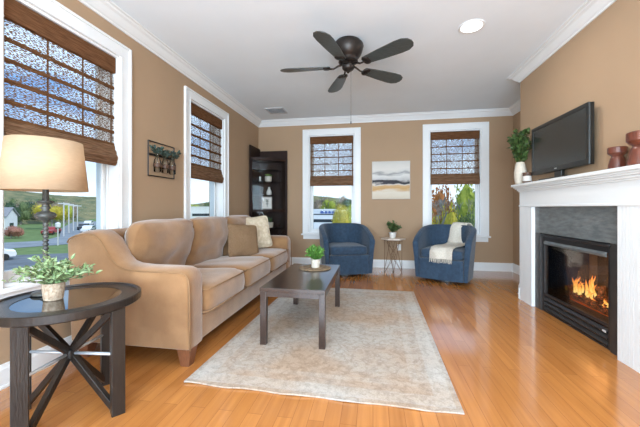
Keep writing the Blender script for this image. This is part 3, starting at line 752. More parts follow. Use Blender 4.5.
# ------------------------------------------------------------------ wire accent table
AT = (.345, 5.50, 0)
t = thing('accent_table', 'small table with hexagonal stone top on zigzag brass wire base, between the blue armchairs', 'table', AT)
bm = BM(); prism(bm, [(.21 * math.cos(PI / 3 * k), .19 * math.sin(PI / 3 * k)) for k in range(6)], 'z', .555, .58); P('tabletop', bm, 'marble', t, bevel=.003)
bm = BM()
for k in range(3):
    a = 2 * PI * k / 3 + .5
    f0 = Vector((.17 * math.cos(a), .15 * math.sin(a), .005))
    for s in (-1, 1):
        b_ = a + s * .75; tube(bm, [f0, (.15 * math.cos(b_), .14 * math.sin(b_), .551)], .0045, 8)
        tube(bm, [(.15 * math.cos(b_), .14 * math.sin(b_), .551), (.045 * math.cos(a + PI + s * .3), .045 * math.sin(a + PI + s * .3), .30), (.16 * math.cos(a + s * 1.05), .14 * math.sin(a + s * 1.05), .005)], .0035, 6)
tube(bm, [(.15 * math.cos(2 * PI * k / 24), .14 * math.sin(2 * PI * k / 24), .550) for k in range(24)], .0045, 6, closed=True)
P('wire_base', bm, 'gold', t, smooth=True)
potted('potted_plant', 'leafy dark green plant in a white pot on the small hexagonal table', 'plant', (.335, 5.49, .580),
       [(.038, 0), (.045, .003), (.062, .09), (.064, .10), (.058, .10), (.054, .08)], 'white', (.054, .088),
       stems_leaves((0, 0, .085), 34, .13, .20, .055, .034, 9, 21, droop=.4), 'leafmix')

# ------------------------------------------------------------------ canvas on the back wall
t = thing('canvas_print', 'square canvas of pale sky, dark strokes and ochre shore, on the back wall', 'picture', (.323, YB - .002, 1.27))
bm = BM(); box(bm, -.335, .335, -.032, 0, 0, .68); P('canvas', bm, 'canvas', t, bevel=.003)
bm = BM()
for x0, x1, z0, z1 in ((-.342, -.336, -.006, .686), (.336, .342, -.006, .686), (-.342, .342, -.007, -.001), (-.342, .342, .681, .687)): box(bm, x0, x1, -.034, 0, z0, z1)
P('picture_frame', bm, 'label', t)
# outlet
t = thing('wall_outlet', 'white wall outlet low on the back wall behind the small table', 'outlet', (.47, YB, .38))
bm = BM(); box(bm, -.036, .036, -.006, 0, -.057, .057); P('cover_plate', bm, 'plate', t, bevel=.002)
for z in (-.024, .024):
    bm = BM(); box(bm, -.016, .016, -.009, -.0055, z - .013, z + .013); P('socket', bm, 'plate', t, bevel=.002)
t = thing('light_switch', 'white switch plate on the chimney breast wall near the far end', 'switch', (0, 0, 0)) if False else None

# ------------------------------------------------------------------ corner curio cabinet
CX, CY = XL + .024, YB - .024
t = thing('corner_cabinet', 'dark wood corner curio cabinet with bowed glass front in the far left corner', 'cabinet', (CX, CY, 0))
# local: x to the right along back wall, -y along left wall
AL, BL = .50, .575
bm = BM(); box(bm, 0, .022, -AL, 0, .0, 2.25); P('side_panel', bm, 'curio', t, bevel=.003)
bm = BM(); box(bm, .0225, BL, -.022, 0, .0, 2.21); P('back_panel', bm, 'curio', t, bevel=.003)
A_ = Vector((.03, -AL + .03)); B_ = Vector((BL - .03, -.03)); mid_ = (A_ + B_) / 2; nn_ = Vector((1, -1)).normalized()
def bow(k, n=16, off=0, depth=.11):
    u = k / n; p = A_.lerp(B_, u); return p + nn_ * (depth * math.sin(PI * u) + off)
def bowpoly(off=0): return [(.023, -.023), (.023, A_.y + .002)] + [tuple(bow(k, off=off)) for k in range(17)]
for nm, z0, z1, off in (('plinth', 0, .10, .005), ('cornice', 1.98, 2.03, .012), ('rail', 1.035, 1.075, .006)):
    bm = BM(); prism(bm, bowpoly(off), 'z', z0, z1); P(nm, bm, 'curio', t, bevel=.003)
for z in (.38, .72, 1.33, 1.58, 1.80):
    bm = BM(); prism(bm, bowpoly(-.02), 'z', z, z + .012); P('shelf', bm, 'curio' if z < 1 else 'cabglass', t)
for z0, z1 in ((.10, 1.035), (1.075, 1.98)):
    bm = BM(); pr = None
    for k in range(17):
        p = bow(k); q = [bm.verts.new((p.x, p.y, z)) for z in (z0, z1)]
        if pr: bm.faces.new((pr[0], q[0], q[1], pr[1]))
        pr = q
    d_ = P('glass_door', bm, 'cabglass', t, smooth=True)
for k in (0, 16):
    p = bow(k); bm = BM(); box(bm, p.x - .014, p.x + .014, p.y - .014, p.y + .014, .10, 1.98); P('stile', bm, 'curio', t, bevel=.002)
# things on its shelves
def at_cab(x, y): return CX + x, CY + y
x, y = at_cab(.27, -.24)
potted('potted_plant', 'tiny trailing plant in a cream pot on the cabinet glass shelf, upper one', 'plant', (x, y, 1.592), [(.05, 0), (.06, .003), (.064, .10), (.06, .10), (.055, .08)], 'cream', (.055, .09), stems_leaves((0, 0, .085), 14, .07, .06, .03, .02, 7, 8), 'leafbright')
bm = BM(); lathe(bm, [(.03, 0), (.045, .01), (.05, .05), (.035, .09), (.018, .12), (.02, .15), (.012, .15)], n=20)
o = to_obj('small_vase', bm, 'white', smooth=True); o.location = (*at_cab(.29, -.25), 1.342); o['label'] = 'small white bottle-shaped vase on the middle glass shelf of the cabinet'; o['category'] = 'vase'
t = thing('picture_frame', 'small pale picture frame with plant drawing standing inside the cabinet', 'picture', (*at_cab(.25, -.26), 1.077), math.radians(40))
bm = BM(); box(bm, -.10, .10, -.008, .008, 0, .235); P('frame', bm, 'candle', t, bevel=.002)
bm = BM(); box(bm, -.085, .085, -.0105, -.0085, .015, .22); P('print', bm, 'white', t)
bm = BM(); tube(bm, [(0, -.012, .04), (.005, -.012, .12), (-.005, -.012, .19)], .003, 5)
for s in (-1, 1):
    for z in (.09, .13, .16): leaf(bm, Vector((0, -.012, z)), Vector((s, 0, .8)), .04, .018, up=Vector((0, -1, 0)), fold=0)
P('plant_drawing', bm, 'leafteal', t)
potted('potted_plant', 'small plant in a square pale pot on the lower cabinet shelf', 'plant', (*at_cab(.31, -.25), .733), [(.05, 0), (.055, .003), (.06, .10), (.055, .10), (.052, .08)], 'cream', (.052, .09), stems_leaves((0, 0, .085), 12, .06, .10, .035, .02, 8, 9), 'leafdark')
bm = BM(); box(bm, -.06, .06, -.008, .008, 0, .18)
o = to_obj('picture_frame', bm, 'candle', bevel=.003); o.location = (*at_cab(.13, -.27), .733); o.rotation_euler = (0, 0, math.radians(45)); o['label'] = 'little pale frame at the left of the lower cabinet shelf'; o['category'] = 'picture'
bm = BM(); lathe(bm, [(.02, 0), (.022, .01), (.014, .05), (.02, .09), (.008, .10)], n=14)
o = to_obj('figurine', bm, 'white', smooth=True); o.location = (*at_cab(.12, -.27), 1.592); o['label'] = 'tiny white figurine left of the potted plant on the upper cabinet shelf'; o['category'] = 'figurine'

# ------------------------------------------------------------------ bottle rack hanging on the left wall
t = thing('hanging_bottle_rack', 'wire wall frame with three glass bottles of greenery between the left windows', 'wall decor', (XL, 2.98, 1.43))
bm = BM()
for a_, c_ in (((-.205, 0), (.205, 0)), ((.205, 0), (.205, .35)), ((.205, .35), (-.205, .35)), ((-.205, .35), (-.205, 0))):
    tube(bm, [(.012, a_[0], a_[1]), (.012, c_[0], c_[1])], .006, 6)
P('wire_frame', bm, 'bronze', t)
bm = BM(); box(bm, .006, .018, -.205, .205, .205, .228); P('clamp_bar', bm, 'bronze', t)
for k, y in enumerate((-.12, 0, .12)):
    bm = BM(); lathe(bm, [(.028, .04), (.034, .045), (.036, .14), (.03, .165), (.016, .19), (.015, .245), (.019, .25)], c=(.05, y, 0), n=18); bt = P('bottle', bm, 'bottleglass', t, smooth=True)
    bm = BM(); lathe(bm, [(.0365, .09), (.038, .095), (.038, .125), (.0365, .13)], c=(.05, y, 0), n=18, cap=False); P('twine', bm, 'lidwood', bt, smooth=True)
    bs, bl = stems_leaves((.05, y, .16), 9, .075, .165 if k < 2 else .15, .042, .028, 7, 31 + k, droop=.2, zlo=.5)
    for q in (bs, bl):
        for v in q.verts:
            v.co.x = max(v.co.x, .012)
            if k == 2: v.co.y += max(0, v.co.z - .2) * .5
    P('stems', bs, 'stem', bt); P('greenery', bl, 'leafteal', bt)

# ------------------------------------------------------------------ side table
TC = (-1.62, 1.43)
t = thing('side_table', 'round dark wood side table with inset glass and crossed legs, near the camera', 'table', (*TC, 0), math.radians(-38.5))
R = .335; Z = .62
bm = BM(); lathe(bm, [(.235, Z - .045), (.325, Z - .045), (.335, Z - .038), (R, Z - .004), (R - .006, Z), (.318, Z), (.313, Z - .008), (.236, Z - .008), (.235, Z - .012)], n=72); 
bmesh.ops.delete(bm, geom=[f for f in bm.faces if len(f.verts) > 8], context='FACES')
vs = list(bm.verts); n_ = 72
for k in range(n_): bm.faces.new((vs[k], vs[(k + 1) % n_], vs[8 * n_ + (k + 1) % n_], vs[8 * n_ + k]))
P('rim', bm, 'sidewood', t, smooth=False)
bm = BM(); lathe(bm, [(.2345, Z - .017), (.2345, Z - .010)], n=64); P('glass_inset', bm, 'tableglass', t)
bm = BM(); prism_pts = None
lathe(bm, [(.190, Z - .040), (.233, Z - .040), (.233, Z - .020), (.190, Z - .020)], n=64, cap=False)
vs = list(bm.verts)
for k in range(64): bm.faces.new((vs[k], vs[(k + 1) % 64], vs[3 * 64 + (k + 1) % 64], vs[3 * 64 + k]))
P('inner_ring', bm, 'steel', t)
hs = .215
cor = [(s1 * hs, s2 * hs) for s1, s2 in ((-1, -1), (1, -1), (1, 1), (-1, 1))]
for (x, y) in cor:
    bm = BM(); ix, iy = (x - .026 * (1 if x > 0 else -1)), (y - .026 * (1 if y > 0 else -1))
    box(bm, ix - .033, ix - .003, iy - .031, iy + .031, 0, Z - .046); box(bm, ix + .003, ix + .033, iy - .031, iy + .031, 0, Z - .046); box(bm, ix - .003, ix + .003, iy - .026, iy + .026, 0, Z - .047)
    ux, uy = (1 if x > 0 else -1), (1 if y > 0 else -1)
    P('leg', bm, 'sidewood', t, bevel=.004)
# crossed struts in two parallel frames and steel rods through the hub
hub = Vector((0, 0, .315))
for (x, y) in cor:
    for zt in (.03, Z - .075):
        bm = BM(); a_ = Vector((x * .80, y * .80, zt)); d = (hub - a_)
        side = Vector((-d.y, d.x, 0)).normalized()
        w = .015; n2_ = d.cross(side).normalized()
        q = [a_ + side * w * .9 + n2_ * w, a_ - side * w * .9 + n2_ * w, a_ - side * w * .9 - n2_ * w, a_ + side * w * .9 - n2_ * w]
        e_ = hub - d.normalized() * .012
        q2 = [e_ + (v_ - a_) for v_ in q]
        A = [bm.verts.new(v_) for v_ in q]; B = [bm.verts.new(v_) for v_ in q2]
        bm.faces.new(A); bm.faces.new(B[::-1])
        for k in range(4): bm.faces.new((A[k], B[k], B[(k + 1) % 4], A[(k + 1) % 4]))
        P('strut', bm, 'sidewood', t, bevel=.002)
    bm = BM(); tube(bm, [(x * .02, y * .02, .315), (x * .82, y * .82, .315)], .0085, 10); P('rod', bm, 'steel', t, smooth=True)
bm = BM(); lathe(bm, [(.02, .29), (.03, .295), (.03, .335), (.02, .34)], n=16); P('hub', bm, 'iron', t)

potted('potted_plant', 'spreading sage green plant in a woven pot on the round side table', 'plant', (-1.685, 1.395, Z - .0095),
       [(.038, 0), (.042, .004), (.050, .07), (.049, .092), (.044, .092), (.044, .07)], 'basket', (.044, .082),
       stems_leaves((0, 0, .075), 46, .185, .19, .04, .017, 15, 41, droop=.65, zlo=.12), 'leafgrey')
# table lamp
LP = (-1.835, 1.475, Z - .0075)
t = thing('table_lamp', 'table lamp with beaded grey metal column and cream drum shade', 'lamp', LP)
bm = BM(); lathe(bm, [(.062, 0), (.066, .006), (.06, .014), (.03, .022), (.014, .035), (.011, .05)], n=32); P('base', bm, 'lampmetal', t, smooth=True)
bm = BM(); pr = [(.010, .045)]
z = .05
while z < .40:
    pr += [(.0085, z), (.0145, z + .008), (.0145, z + .013), (.0085, z + .021)]; z += .022
pr += [(.012, .405), (.015, .415), (.040, .428), (.049, .440), (.048, .452), (.038, .462), (.020, .468), (.016, .48), (.026, .488), (.018, .496), (.016, .51), (.038, .520), (.040, .526), (.016, .532), (.014, .60)]
lathe(bm, pr, n=24); P('column', bm, 'lampmetal', t, smooth=True)
bm = BM(); zs0, zs1 = .585, .865; n_ = 64
lathe(bm, [(.197, zs0), (.170, zs1)], n=n_, cap=False)
sh = P('lamp_shade', bm, 'shade', t, smooth=True); md = sh.modifiers.new('thick', 'SOLIDIFY'); md.thickness = .003
bm = BM()
for k in range(3): a = 2 * PI * k / 3; tube(bm, [(0, 0, zs1 - .03), (.169 * math.cos(a), .169 * math.sin(a), zs1 - .008)], .002, 6)
tube(bm, [(0, 0, .60), (0, 0, zs1 - .01)], .003, 6); P('harp', bm, 'lampmetal', t)
bm = BM(); lathe(bm, [(.012, .60), (.014, .63), (.03, .67), (.033, .70), (.02, .73), (.004, .738)], n=20); P('bulb', bm, 'bulb', t, smooth=True)
lamp('table_lamp_glow', 'POINT', (LP[0], LP[1], LP[2] + .76), (0, 0, 0), .8, (1, .88, .72), shadow_soft_size=.05)
bm = BM(); tube(bm, [(-2.20, 1.20, .02), (-2.16, 1.28, .008), (-2.10, 1.36, .008), (-2.14, 1.45, .05), (-2.18, 1.40, .16), (-2.20, 1.30, .24), (-2.17, 1.38, .33), (-2.19, 1.46, .42), (-2.12, 1.48, .5)], .003, 6)
solo('lamp_cord', bm, 'cord', 'thin black cord hanging by the wall behind the round side table', 'cord', smooth=True)

# ------------------------------------------------------------------ ceiling fan
t = thing('ceiling_fan', 'dark bronze ceiling fan with five grey-brown blades', 'fan', (-.25, 3.18, H), 0)
bm = BM(); lathe(bm, [(.09, 0), (.115, -.004), (.118, -.02), (.135, -.03), (.14, -.05), (.128, -.10), (.118, -.13), (.10, -.16), (.085, -.175), (.085, -.20), (.09, -.205), (.05, -.22)][::-1], n=40); [setattr(v, 'co', Vector((v.co.x * 1.12, v.co.y * 1.12, v.co.z))) for v in bm.verts]; P('motor_housing', bm, 'bronze', t, smooth=True, bevel=.002)
bm = BM(); lathe(bm, [(.05, -.221), (.062, -.225), (.062, -.27), (.045, -.29), (.02, -.30), (.012, -.315), (.004, -.32)][::-1], n=28); P('switch_housing', bm, 'bronze', t, smooth=True)
for k in range(5):
    a = math.radians(38 + 72 * k); rot = Matrix.Rotation(a, 4, 'Z') @ Matrix.Translation((0, 0, -.258)) @ Matrix.Rotation(math.radians(-12), 4, 'X')
    bm = BM(); out = []
    out = [(.57, -.086), (.64, -.082), (.69, -.055), (.71, -.018), (.71, .018), (.69, .055), (.64, .082), (.57, .086), (.40, .074), (.24, .056), (.20, .05), (.185, .03), (.185, -.03), (.20, -.05), (.24, -.056), (.40, -.074)]
    prism(bm, out, 'z', 0, .008); bm.transform(rot); bl = P('blade', bm, 'blade', t, bevel=.002)
    bm = BM(); tube(bm, [(.06, 0, .03), (.11, 0, .012), (.15, 0, -.008), (.19, 0, -.008)], [.012, .010, .009, .009], 8)
    lathe(bm, [(.03, -.012), (.038, -.006), (.038, -.0005)], c=(.225, .018, 0), n=16); lathe(bm, [(.03, -.012), (.038, -.006), (.038, -.0005)], c=(.225, -.018, 0), n=16)
    bm.transform(rot); P('blade_bracket', bm, 'bronze', bl, smooth=True)
bm = BM(); tube(bm, [(.03, -.03, -.30), (.03, -.03, -.82)], .0022, 6); lathe(bm, [(.003, -.85), (.006, -.845), (.006, -.825), (.003, -.82)], c=(.03, -.03, 0), n=10); P('pull_chain', bm, 'lampmetal', t)

# ------------------------------------------------------------------ recessed lights and the ceiling vent
def can(x, y, label):
    t = thing('recessed_light', label, 'ceiling light', (x, y, H))
    bm = BM(); lathe(bm, [(.092, 0), (.115, 0), (.115, -.005), (.108, -.008), (.096, -.006), (.092, -.003)], n=40, cap=False); P('trim_ring', bm, 'canpaint', t, smooth=True)
    bm = BM(); lathe(bm, [(.0925, -.0035), (.0925, -.002)], n=40); P('diffuser', bm, 'bulb', t)
    lamp('recessed_light_beam', 'AREA', (x, y, H - .015), (0, 0, 0), CAN_W, (1, .98, .96), shape='DISK', size=.15)
can(.91, 3.10, 'round lit recessed ceiling light right of the fan')
for (x, y) in ((.95, .6), (-.95, .6), (.95, -1.4), (-.95, -1.4)): can(x, y, 'round recessed ceiling light added overhead, out of view, as room fill')  # unseen extra cans, added to raise the light in the room
for o in bpy.data.objects:
    if o.name.startswith('recessed_light') and o.type == 'EMPTY' and o.location.y < 2: o['group'] = 'added ceiling lights out of view'
t = thing('ceiling_vent', 'square louvered air vent in the ceiling near the far left corner', 'vent', (-1.66, 5.20, H))
bm = BM()
for a_, c_, d_, e_ in ((-.16, .16, -.16, -.135), (-.16, .16, .135, .16), (-.16, -.135, -.135, .135), (.135, .16, -.135, .135)): box(bm, a_, c_, d_, e_, -.012, 0)
P('frame', bm, 'vent', t, bevel=.002)
bm = BM()
for k in range(9):
    y = -.12 + .03 * k; box(bm, -.134, .134, y - .011, y + .011, -.0095, -.0075, rot=Matrix.Rotation(math.radians(35), 3, 'X'))
P('louvers', bm, 'vent', t)
bm = BM(); box(bm, -.134, .134, -.134, .134, -.0015, -.0005); P('backing', bm, 'ventdark', t)

# ------------------------------------------------------------------ mantelpiece
t = thing('mantelpiece', 'white painted wooden fireplace mantel with plain pilasters', 'mantel', (BX, 3.24, 0))
G = .0015
for y0, y1 in ((2.295, 2.585), (3.82, 4.11)):
    bm = BM(); box(bm, 1.756, BX - G, y0, y1, 0, 1.12)
    n_ = 8; w_ = (y1 - y0) / n_
    for k in range(n_): box(bm, 1.75, 1.756, y0 + k * w_ + .0015, y0 + (k + 1) * w_ - .0015, 0, 1.119)
    P('pilaster', bm, 'mantel', t, world=True)
bm = BM(); box(bm, 1.745, BX - G, 4.1105, 4.135, 0, .13); P('plinth', bm, 'mantel', t, world=True, bevel=.004)
bm = BM(); box(bm, 1.75, BX - G, 2.295, 4.11, 1.12, 1.29); P('frieze', bm, 'mantel', t, world=True, bevel=.002)
bm = BM(); box(bm, 1.742, 1.75, 2.29, 4.115, 1.115, 1.135); P('bead', bm, 'mantel', t, world=True, bevel=.003)
bm = BM()
for k, (x, e_, z0, z1) in enumerate(((1.74, .01, 1.29, 1.305), (1.73, .03, 1.305, 1.325), (1.715, .05, 1.325, 1.34), (1.705, .07, 1.34, 1.355))):
    box(bm, x, BX - G, 2.295 - e_, 4.11 + e_, z0, z1)
P('bed_moulding', bm, 'mantel', t, world=True, bevel=.004)
bm = BM(); box(bm, 1.69, BX - G, 2.20, 4.205, 1.355, 1.385); P('shelf', bm, 'mantel', t, world=True, bevel=.005)

# ------------------------------------------------------------------ gas fireplace
t = thing('gas_fireplace', 'black gas fireplace with slate surround, louvers and burning logs', 'fireplace', (1.80, 3.24, 0))
bm = BM(); box(bm, 1.785, BX - G, 2.5855, 3.8195, .83, 1.119); P('stone_header', bm, 'slate', t, world=True, bevel=.002)
for y0, y1 in ((2.5855, 2.705), (3.70, 3.8195)):
    bm = BM(); box(bm, 1.785, BX - G, y0, y1, 0, .829); P('side_panel', bm, 'blackslate', t, world=True, bevel=.002)
# face frame of the insert
bm = BM(); xf = 1.80; xb = 1.835
box(bm, xf, xb, 2.706, 2.75, .0, .80); box(bm, xf, xb, 3.655, 3.699, .0, .80); box(bm, xf, xb, 2.75, 3.655, .745, .80); box(bm, xf, xb, 2.75, 3.655, .17, .195); box(bm, xf, xb, 2.75, 3.655, 0, .015)
P('face_frame', bm, 'black', t, world=True, bevel=.003)
bm = BM(); prism(bm, [(1.775, .80), (1.770, .812), (1.80, .828), (1.838, .828), (1.838, .80)], 'y', 2.706, 3.699); P('hood', bm, 'black', t, world=True, bevel=.003)
bm = BM(); prism(bm, [(1.790, .715), (1.782, .735), (1.799, .755), (1.799, .715)], 'y', 2.76, 3.645); P('top_louver', bm, 'slate', t, world=True, bevel=.002)
for k in range(3):
    z = .025 + .048 * k; bm = BM(); prism(bm, [(1.795, z), (1.790, z + .012), (1.812, z + .036), (1.826, z + .036), (1.815, z)], 'y', 2.752, 3.653); P('louver', bm, 'black', t, world=True, bevel=.002)
bm = BM(); box(bm, 1.7905, 1.794, 2.76, 2.80, .125, .14); P('badge', bm, 'vent', t, world=True)
bm = BM(); box(bm, 1.816, 1.820, 2.751, 3.654, .196, .744); P('glass_panel', bm, 'fireglass', t, world=True)
bm = BM(); x0, x1, y0, y1, z0, z1 = 1.85, 2.22, 2.75, 3.655, .17, .78
box(bm, x1, x1 + .01, y0 + .12, y1 - .12, z0, z1); box(bm, x0 - .01, x1, y0 - .01, y0, z0, z1); box(bm, x0 - .01, x1, y1, y1 + .01, z0, z1); box(bm, x0 - .01, x1, y0, y1, z1, z1 + .01); box(bm, x0 - .01, x1, y0, y1, z0 - .01, z0)
P('firebox', bm, 'charbrick', t, world=True)
bm = BM(); box(bm, 1.97, 2.12, 2.88, 3.56, .171, .20); P('burner', bm, 'ember', t, world=True, bevel=.01)
rl = random.Random(6)
for a_, c_, rr in (((1.93, 2.93, .235), (1.96, 3.50, .235), .035), ((2.10, 2.95, .25), (2.08, 3.56, .25), .045), ((1.93, 3.05, .29), (2.11, 3.30, .33), .03), ((1.96, 3.55, .29), (2.12, 3.28, .35), .028), ((1.94, 2.88, .28), (2.10, 3.14, .37), .027)):
    bm = BM(); n_ = 10; pts = [Vector(a_).lerp(Vector(c_), k / n_) + Vector((rl.uniform(-.006, .006), 0, rl.uniform(-.006, .006))) for k in range(n_ + 1)]
    tube(bm, pts, [rr * rl.uniform(.8, 1.1) for _ in pts], 10); P('log', bm, 'log', t, world=True, smooth=True)
def flame(x, y, z, h_, w):
    bm = BM(); n_ = 9; a0 = rl.uniform(0, 6); pts = []; rs = []
    for k in range(n_ + 1):
        u = k / n_; pts.append((x + .015 * math.sin(a0 + u * 5) * u, y + .03 * math.sin(a0 * 2 + u * 4) * u, z + h_ * u)); rs.append(max(.001, w * (math.sin(PI * min(1, .22 + u * .78))) ** .8 * (1 - u * .35)))
    tube(bm, pts, rs, 10); P('flame', bm, 'flame', t, world=True, smooth=True)
for k in range(40):
    u = k / 39; y = 2.84 + .74 * u; pk = math.exp(-((y - 3.34) / .13) ** 2)
    flame(1.99 + rl.uniform(-.06, .07), y, .225 + .04 * pk + rl.uniform(0, .04), (.035 + .15 * pk) * rl.uniform(.6, 1.25), rl.uniform(.008, .013) + .006 * pk)
lamp('fire_glow', 'POINT', (1.99, 3.22, .45), (0, 0, 0), 3.0, (1, .45, .15), shadow_soft_size=.16, specular_factor=.2)

# ------------------------------------------------------------------ television
t = thing('television', 'black flat-screen television standing on the white mantel', 'television', (1.785, 3.366, 1.3855))
bm = BM(); box(bm, -.022, .018, -.465, .465, .078, .595); P('cabinet', bm, 'tv', t, bevel=.006)
bm = BM()
for y0, y1, z0, z1 in ((-.47, .47, .078, .125), (-.47, .47, .557, .595), (-.47, -.433, .125, .557), (.433, .47, .125, .557)): box(bm, -.030, -.0225, y0, y1, z0, z1)
P('bezel', bm, 'tv', t, bevel=.003)
bm = BM(); box(bm, -.0250, -.0225, -.4325, .4325, .1255, .5565); P('screen', bm, 'screen', t)
bm = BM(); box(bm, -.0315, -.0302, -.018, .018, .098, .106); P('logo', bm, 'vent', t)
bm = BM(); box(bm, -.012, .018, -.06, .06, .012, .0775); P('stand_neck', bm, 'tv', t, bevel=.003)
bm = BM(); prism(bm, [(-.085, -.20), (-.07, -.24), (.03, -.24), (.045, -.20), (.045, .20), (.03, .24), (-.07, .24), (-.085, .20)], 'z', 0, .0115); P('stand_base', bm, 'tv', t, bevel=.002)

# ------------------------------------------------------------------ mantel ornaments
potted('vase_with_greenery', 'tall cream vase of leafy green branches at the far end of the mantel', 'vase', (1.738, 4.06, 1.386),
       [(.045, 0), (.054, .004), (.066, .08), (.067, .14), (.055, .21), (.044, .255), (.038, .262), (.036, .245)], 'cream', (.034, .235),
       clampx(stems_leaves((0, 0, .24), 38, .14, .44, .075, .052, 10, 55, droop=.3, zlo=.1, stem_r=.002), .098), 'leafmix')
t = thing('candle_jar', 'small candle jar with pale label beside the cream vase', 'candle', (1.74, 3.90, 1.386)); t.scale = (1.2, 1.2, 1.4)
bm = BM(); lathe(bm, [(.034, 0), (.037, .003), (.037, .066), (.035, .07)], n=28); P('jar', bm, 'lidwood', t, smooth=False)
bm = BM(); lathe(bm, [(.0375, .015), (.0375, .056)], n=28, cap=False); P('label', bm, 'label', t)
bm = BM(); lathe(bm, [(.038, .0705), (.038, .083), (.034, .085)], n=28); P('lid', bm, 'lidwood', t)
def turned(label, loc, s, sz):
    bm = BM(); lathe(bm, [(x * s, z * sz) for x, z in ((.060, 0), (.064, .004), (.060, .03), (.048, .075), (.040, .088), (.042, .092), (.056, .102), (.066, .112), (.066, .148), (.060, .152), (.056, .146), (.03, .142))], n=30)
    o = to_obj('wooden_candle_holder', bm, 'redwood', smooth=False); o.location = loc; o['label'] = label; o['category'] = 'candle holder'
turned('shorter reddish-brown turned wood candle holder right of the television', (1.775, 2.62, 1.386), .86, 1.06)
turned('taller reddish-brown turned wood candle holder at the photo\'s right edge'.replace("photo's ", ''), (1.775, 2.405, 1.386), 1.22, 1.48)

# ------------------------------------------------------------------ outside
GZ = -4.0
def ground(name, pts, z, m):
    bm = BM(); bm.faces.new([bm.verts.new((x, y, z)) for x, y in pts]); bmesh.ops.recalc_face_normals(bm, faces=bm.faces)
    o = struct(name, bm, m); return o
bm = BM(); box(bm, -260, 200, -60, 260, GZ - .5, GZ); struct('ground', bm, 'grass')
OUT = True
def strip(name, pts, w, z, m):
    bm = BM(); pr = None
    for i, p in enumerate(pts):
        a_ = Vector(pts[max(i - 1, 0)]); c_ = Vector(pts[min(i + 1, len(pts) - 1)]); d = (c_ - a_).normalized(); n_ = Vector((-d.y, d.x)) * (w[i] if isinstance(w, (list, tuple)) else w) / 2
        q = [bm.verts.new((p[0] + n_.x, p[1] + n_.y, z)), bm.verts.new((p[0] - n_.x, p[1] - n_.y, z))]
        if pr: bm.faces.new((pr[0], q[0], q[1], pr[1]))
        pr = q
    struct(name, bm, m)
strip('parking_lot', [(-14, -10), (-30, 9), (-39, 27)], 26, GZ + .02, 'lot')
strip('road', [(-76, 12), (-60, 25), (-49, 34), (-45, 41), (-52, 50), (-70, 65), (-88, 83), (-105, 100)], [9, 9, 10, 11, 9, 9, 9, 9], GZ + .04, 'asphalt')
# hills
def hill(cx, cy, rx, ry, h_, rot, seed):
    bm = BM(); n_, k_ = 60, 14; rings = []
    for j in range(k_ + 1):
        u = j / k_; ring = []
        for i in range(n_):
            a = 2 * PI * i / n_; x, y = rx * (1 - u) * math.cos(a), ry * (1 - u) * math.sin(a)
            z = h_ * (math.sin(u * PI / 2)) ** 1.2 * (1 + .25 * noise.noise(Vector((x * .02 + seed, y * .02, 0)))) + 1.5 * noise.noise(Vector((x * .15, y * .15, seed))) * (u > 0)
            ring.append(bm.verts.new((cx + x * math.cos(rot) - y * math.sin(rot), cy + x * math.sin(rot) + y * math.cos(rot), GZ - 1 + z)))
        rings.append(ring)
    for j in range(k_):
        for i in range(n_): 
            try: bm.faces.new((rings[j][i], rings[j][(i + 1) % n_], rings[j + 1][(i + 1) % n_], rings[j + 1][i]))
            except ValueError: pass
    bmesh.ops.remove_doubles(bm, verts=bm.verts, dist=.01)
    o = struct('hill', bm, 'hill', smooth=True)
hill(-190, 130, 120, 55, 16, math.radians(50), 1); hill(-60, 215, 120, 40, 15, 0, 2); hill(-150, 60, 70, 40, 13, math.radians(70), 3)
def crown_mesh(name, seed, n=900, size=.34, flat=1.0, blobs=7):
    rnd = random.Random(seed); bm = BM(); bs = []
    for _ in range(blobs): d = rdir(rnd, -.5, .9); bs.append((d * rnd.uniform(.25, .6), rnd.uniform(.4, .62)))
    for i in range(n):
        c_, r_ = bs[i % blobs]; p = c_ + rdir(rnd) * r_ * rnd.uniform(.75, 1.05)
        p.z *= flat; leaf(bm, p, rdir(rnd), size * .28 * rnd.uniform(.6, 1.2), size * .26, up=rdir(rnd), fold=.1)
    for c_, r_ in bs:   # solid heart so the crown is not see-through
        g = bmesh.ops.create_icosphere(bm, subdivisions=2, radius=r_ * .74)['verts']
        for v in g: v.co = Vector((v.co.x, v.co.y, v.co.z)) * (1 + .25 * noise.noise(v.co * 4 + c_)) + c_; v.co.z *= flat
    me = bpy.data.meshes.new(name); bm.to_mesh(me); bm.free(); return me
crowns = [crown_mesh('crown_%d' % k, 100 + k, n=2200, size=.26, flat=.95) for k in range(5)]
bm = BM(); tube(bm, [(0, 0, 0), (.02, 0, .5), (0, .03, 1)], [.07, .05, .03], 8)
for s in range(4):
    a = s * 1.7; tube(bm, [(0, 0, .45 + .1 * s), (.25 * math.cos(a), .25 * math.sin(a), .85 + .06 * s)], [.03, .01], 6)
trunk_me = bpy.data.meshes.new('trunk'); bm.to_mesh(trunk_me); bm.free(); trunk_me.materials.append(M['bark'])
cmesh = {}
def tree(x, y, h_, r_, kind, label, name='tree', group=None, k=0, crown_low=.25, base=GZ):
    t = thing(name, label, 'bush' if name == 'bush' else 'tree', (x, y, base), 0, group)
    key = (k, kind)
    if key not in cmesh: me = crowns[k].copy(); me.materials.append(M['t_' + kind]); cmesh[key] = me
    c_ = bpy.data.objects.new('crown', cmesh[key]); C.objects.link(c_); c_.parent = t
    ch = h_ * (1 - crown_low) / 2; c_.location = (0, 0, h_ * crown_low + ch * .86); c_.scale = (r_, r_, ch * 1.12); c_.rotation_euler = (0, 0, x * 1.7 + y)
    q = bpy.data.objects.new('trunk', trunk_me); C.objects.link(q); q.parent = t; q.scale = (h_ * .5, h_ * .5, h_ * .75)
    return t
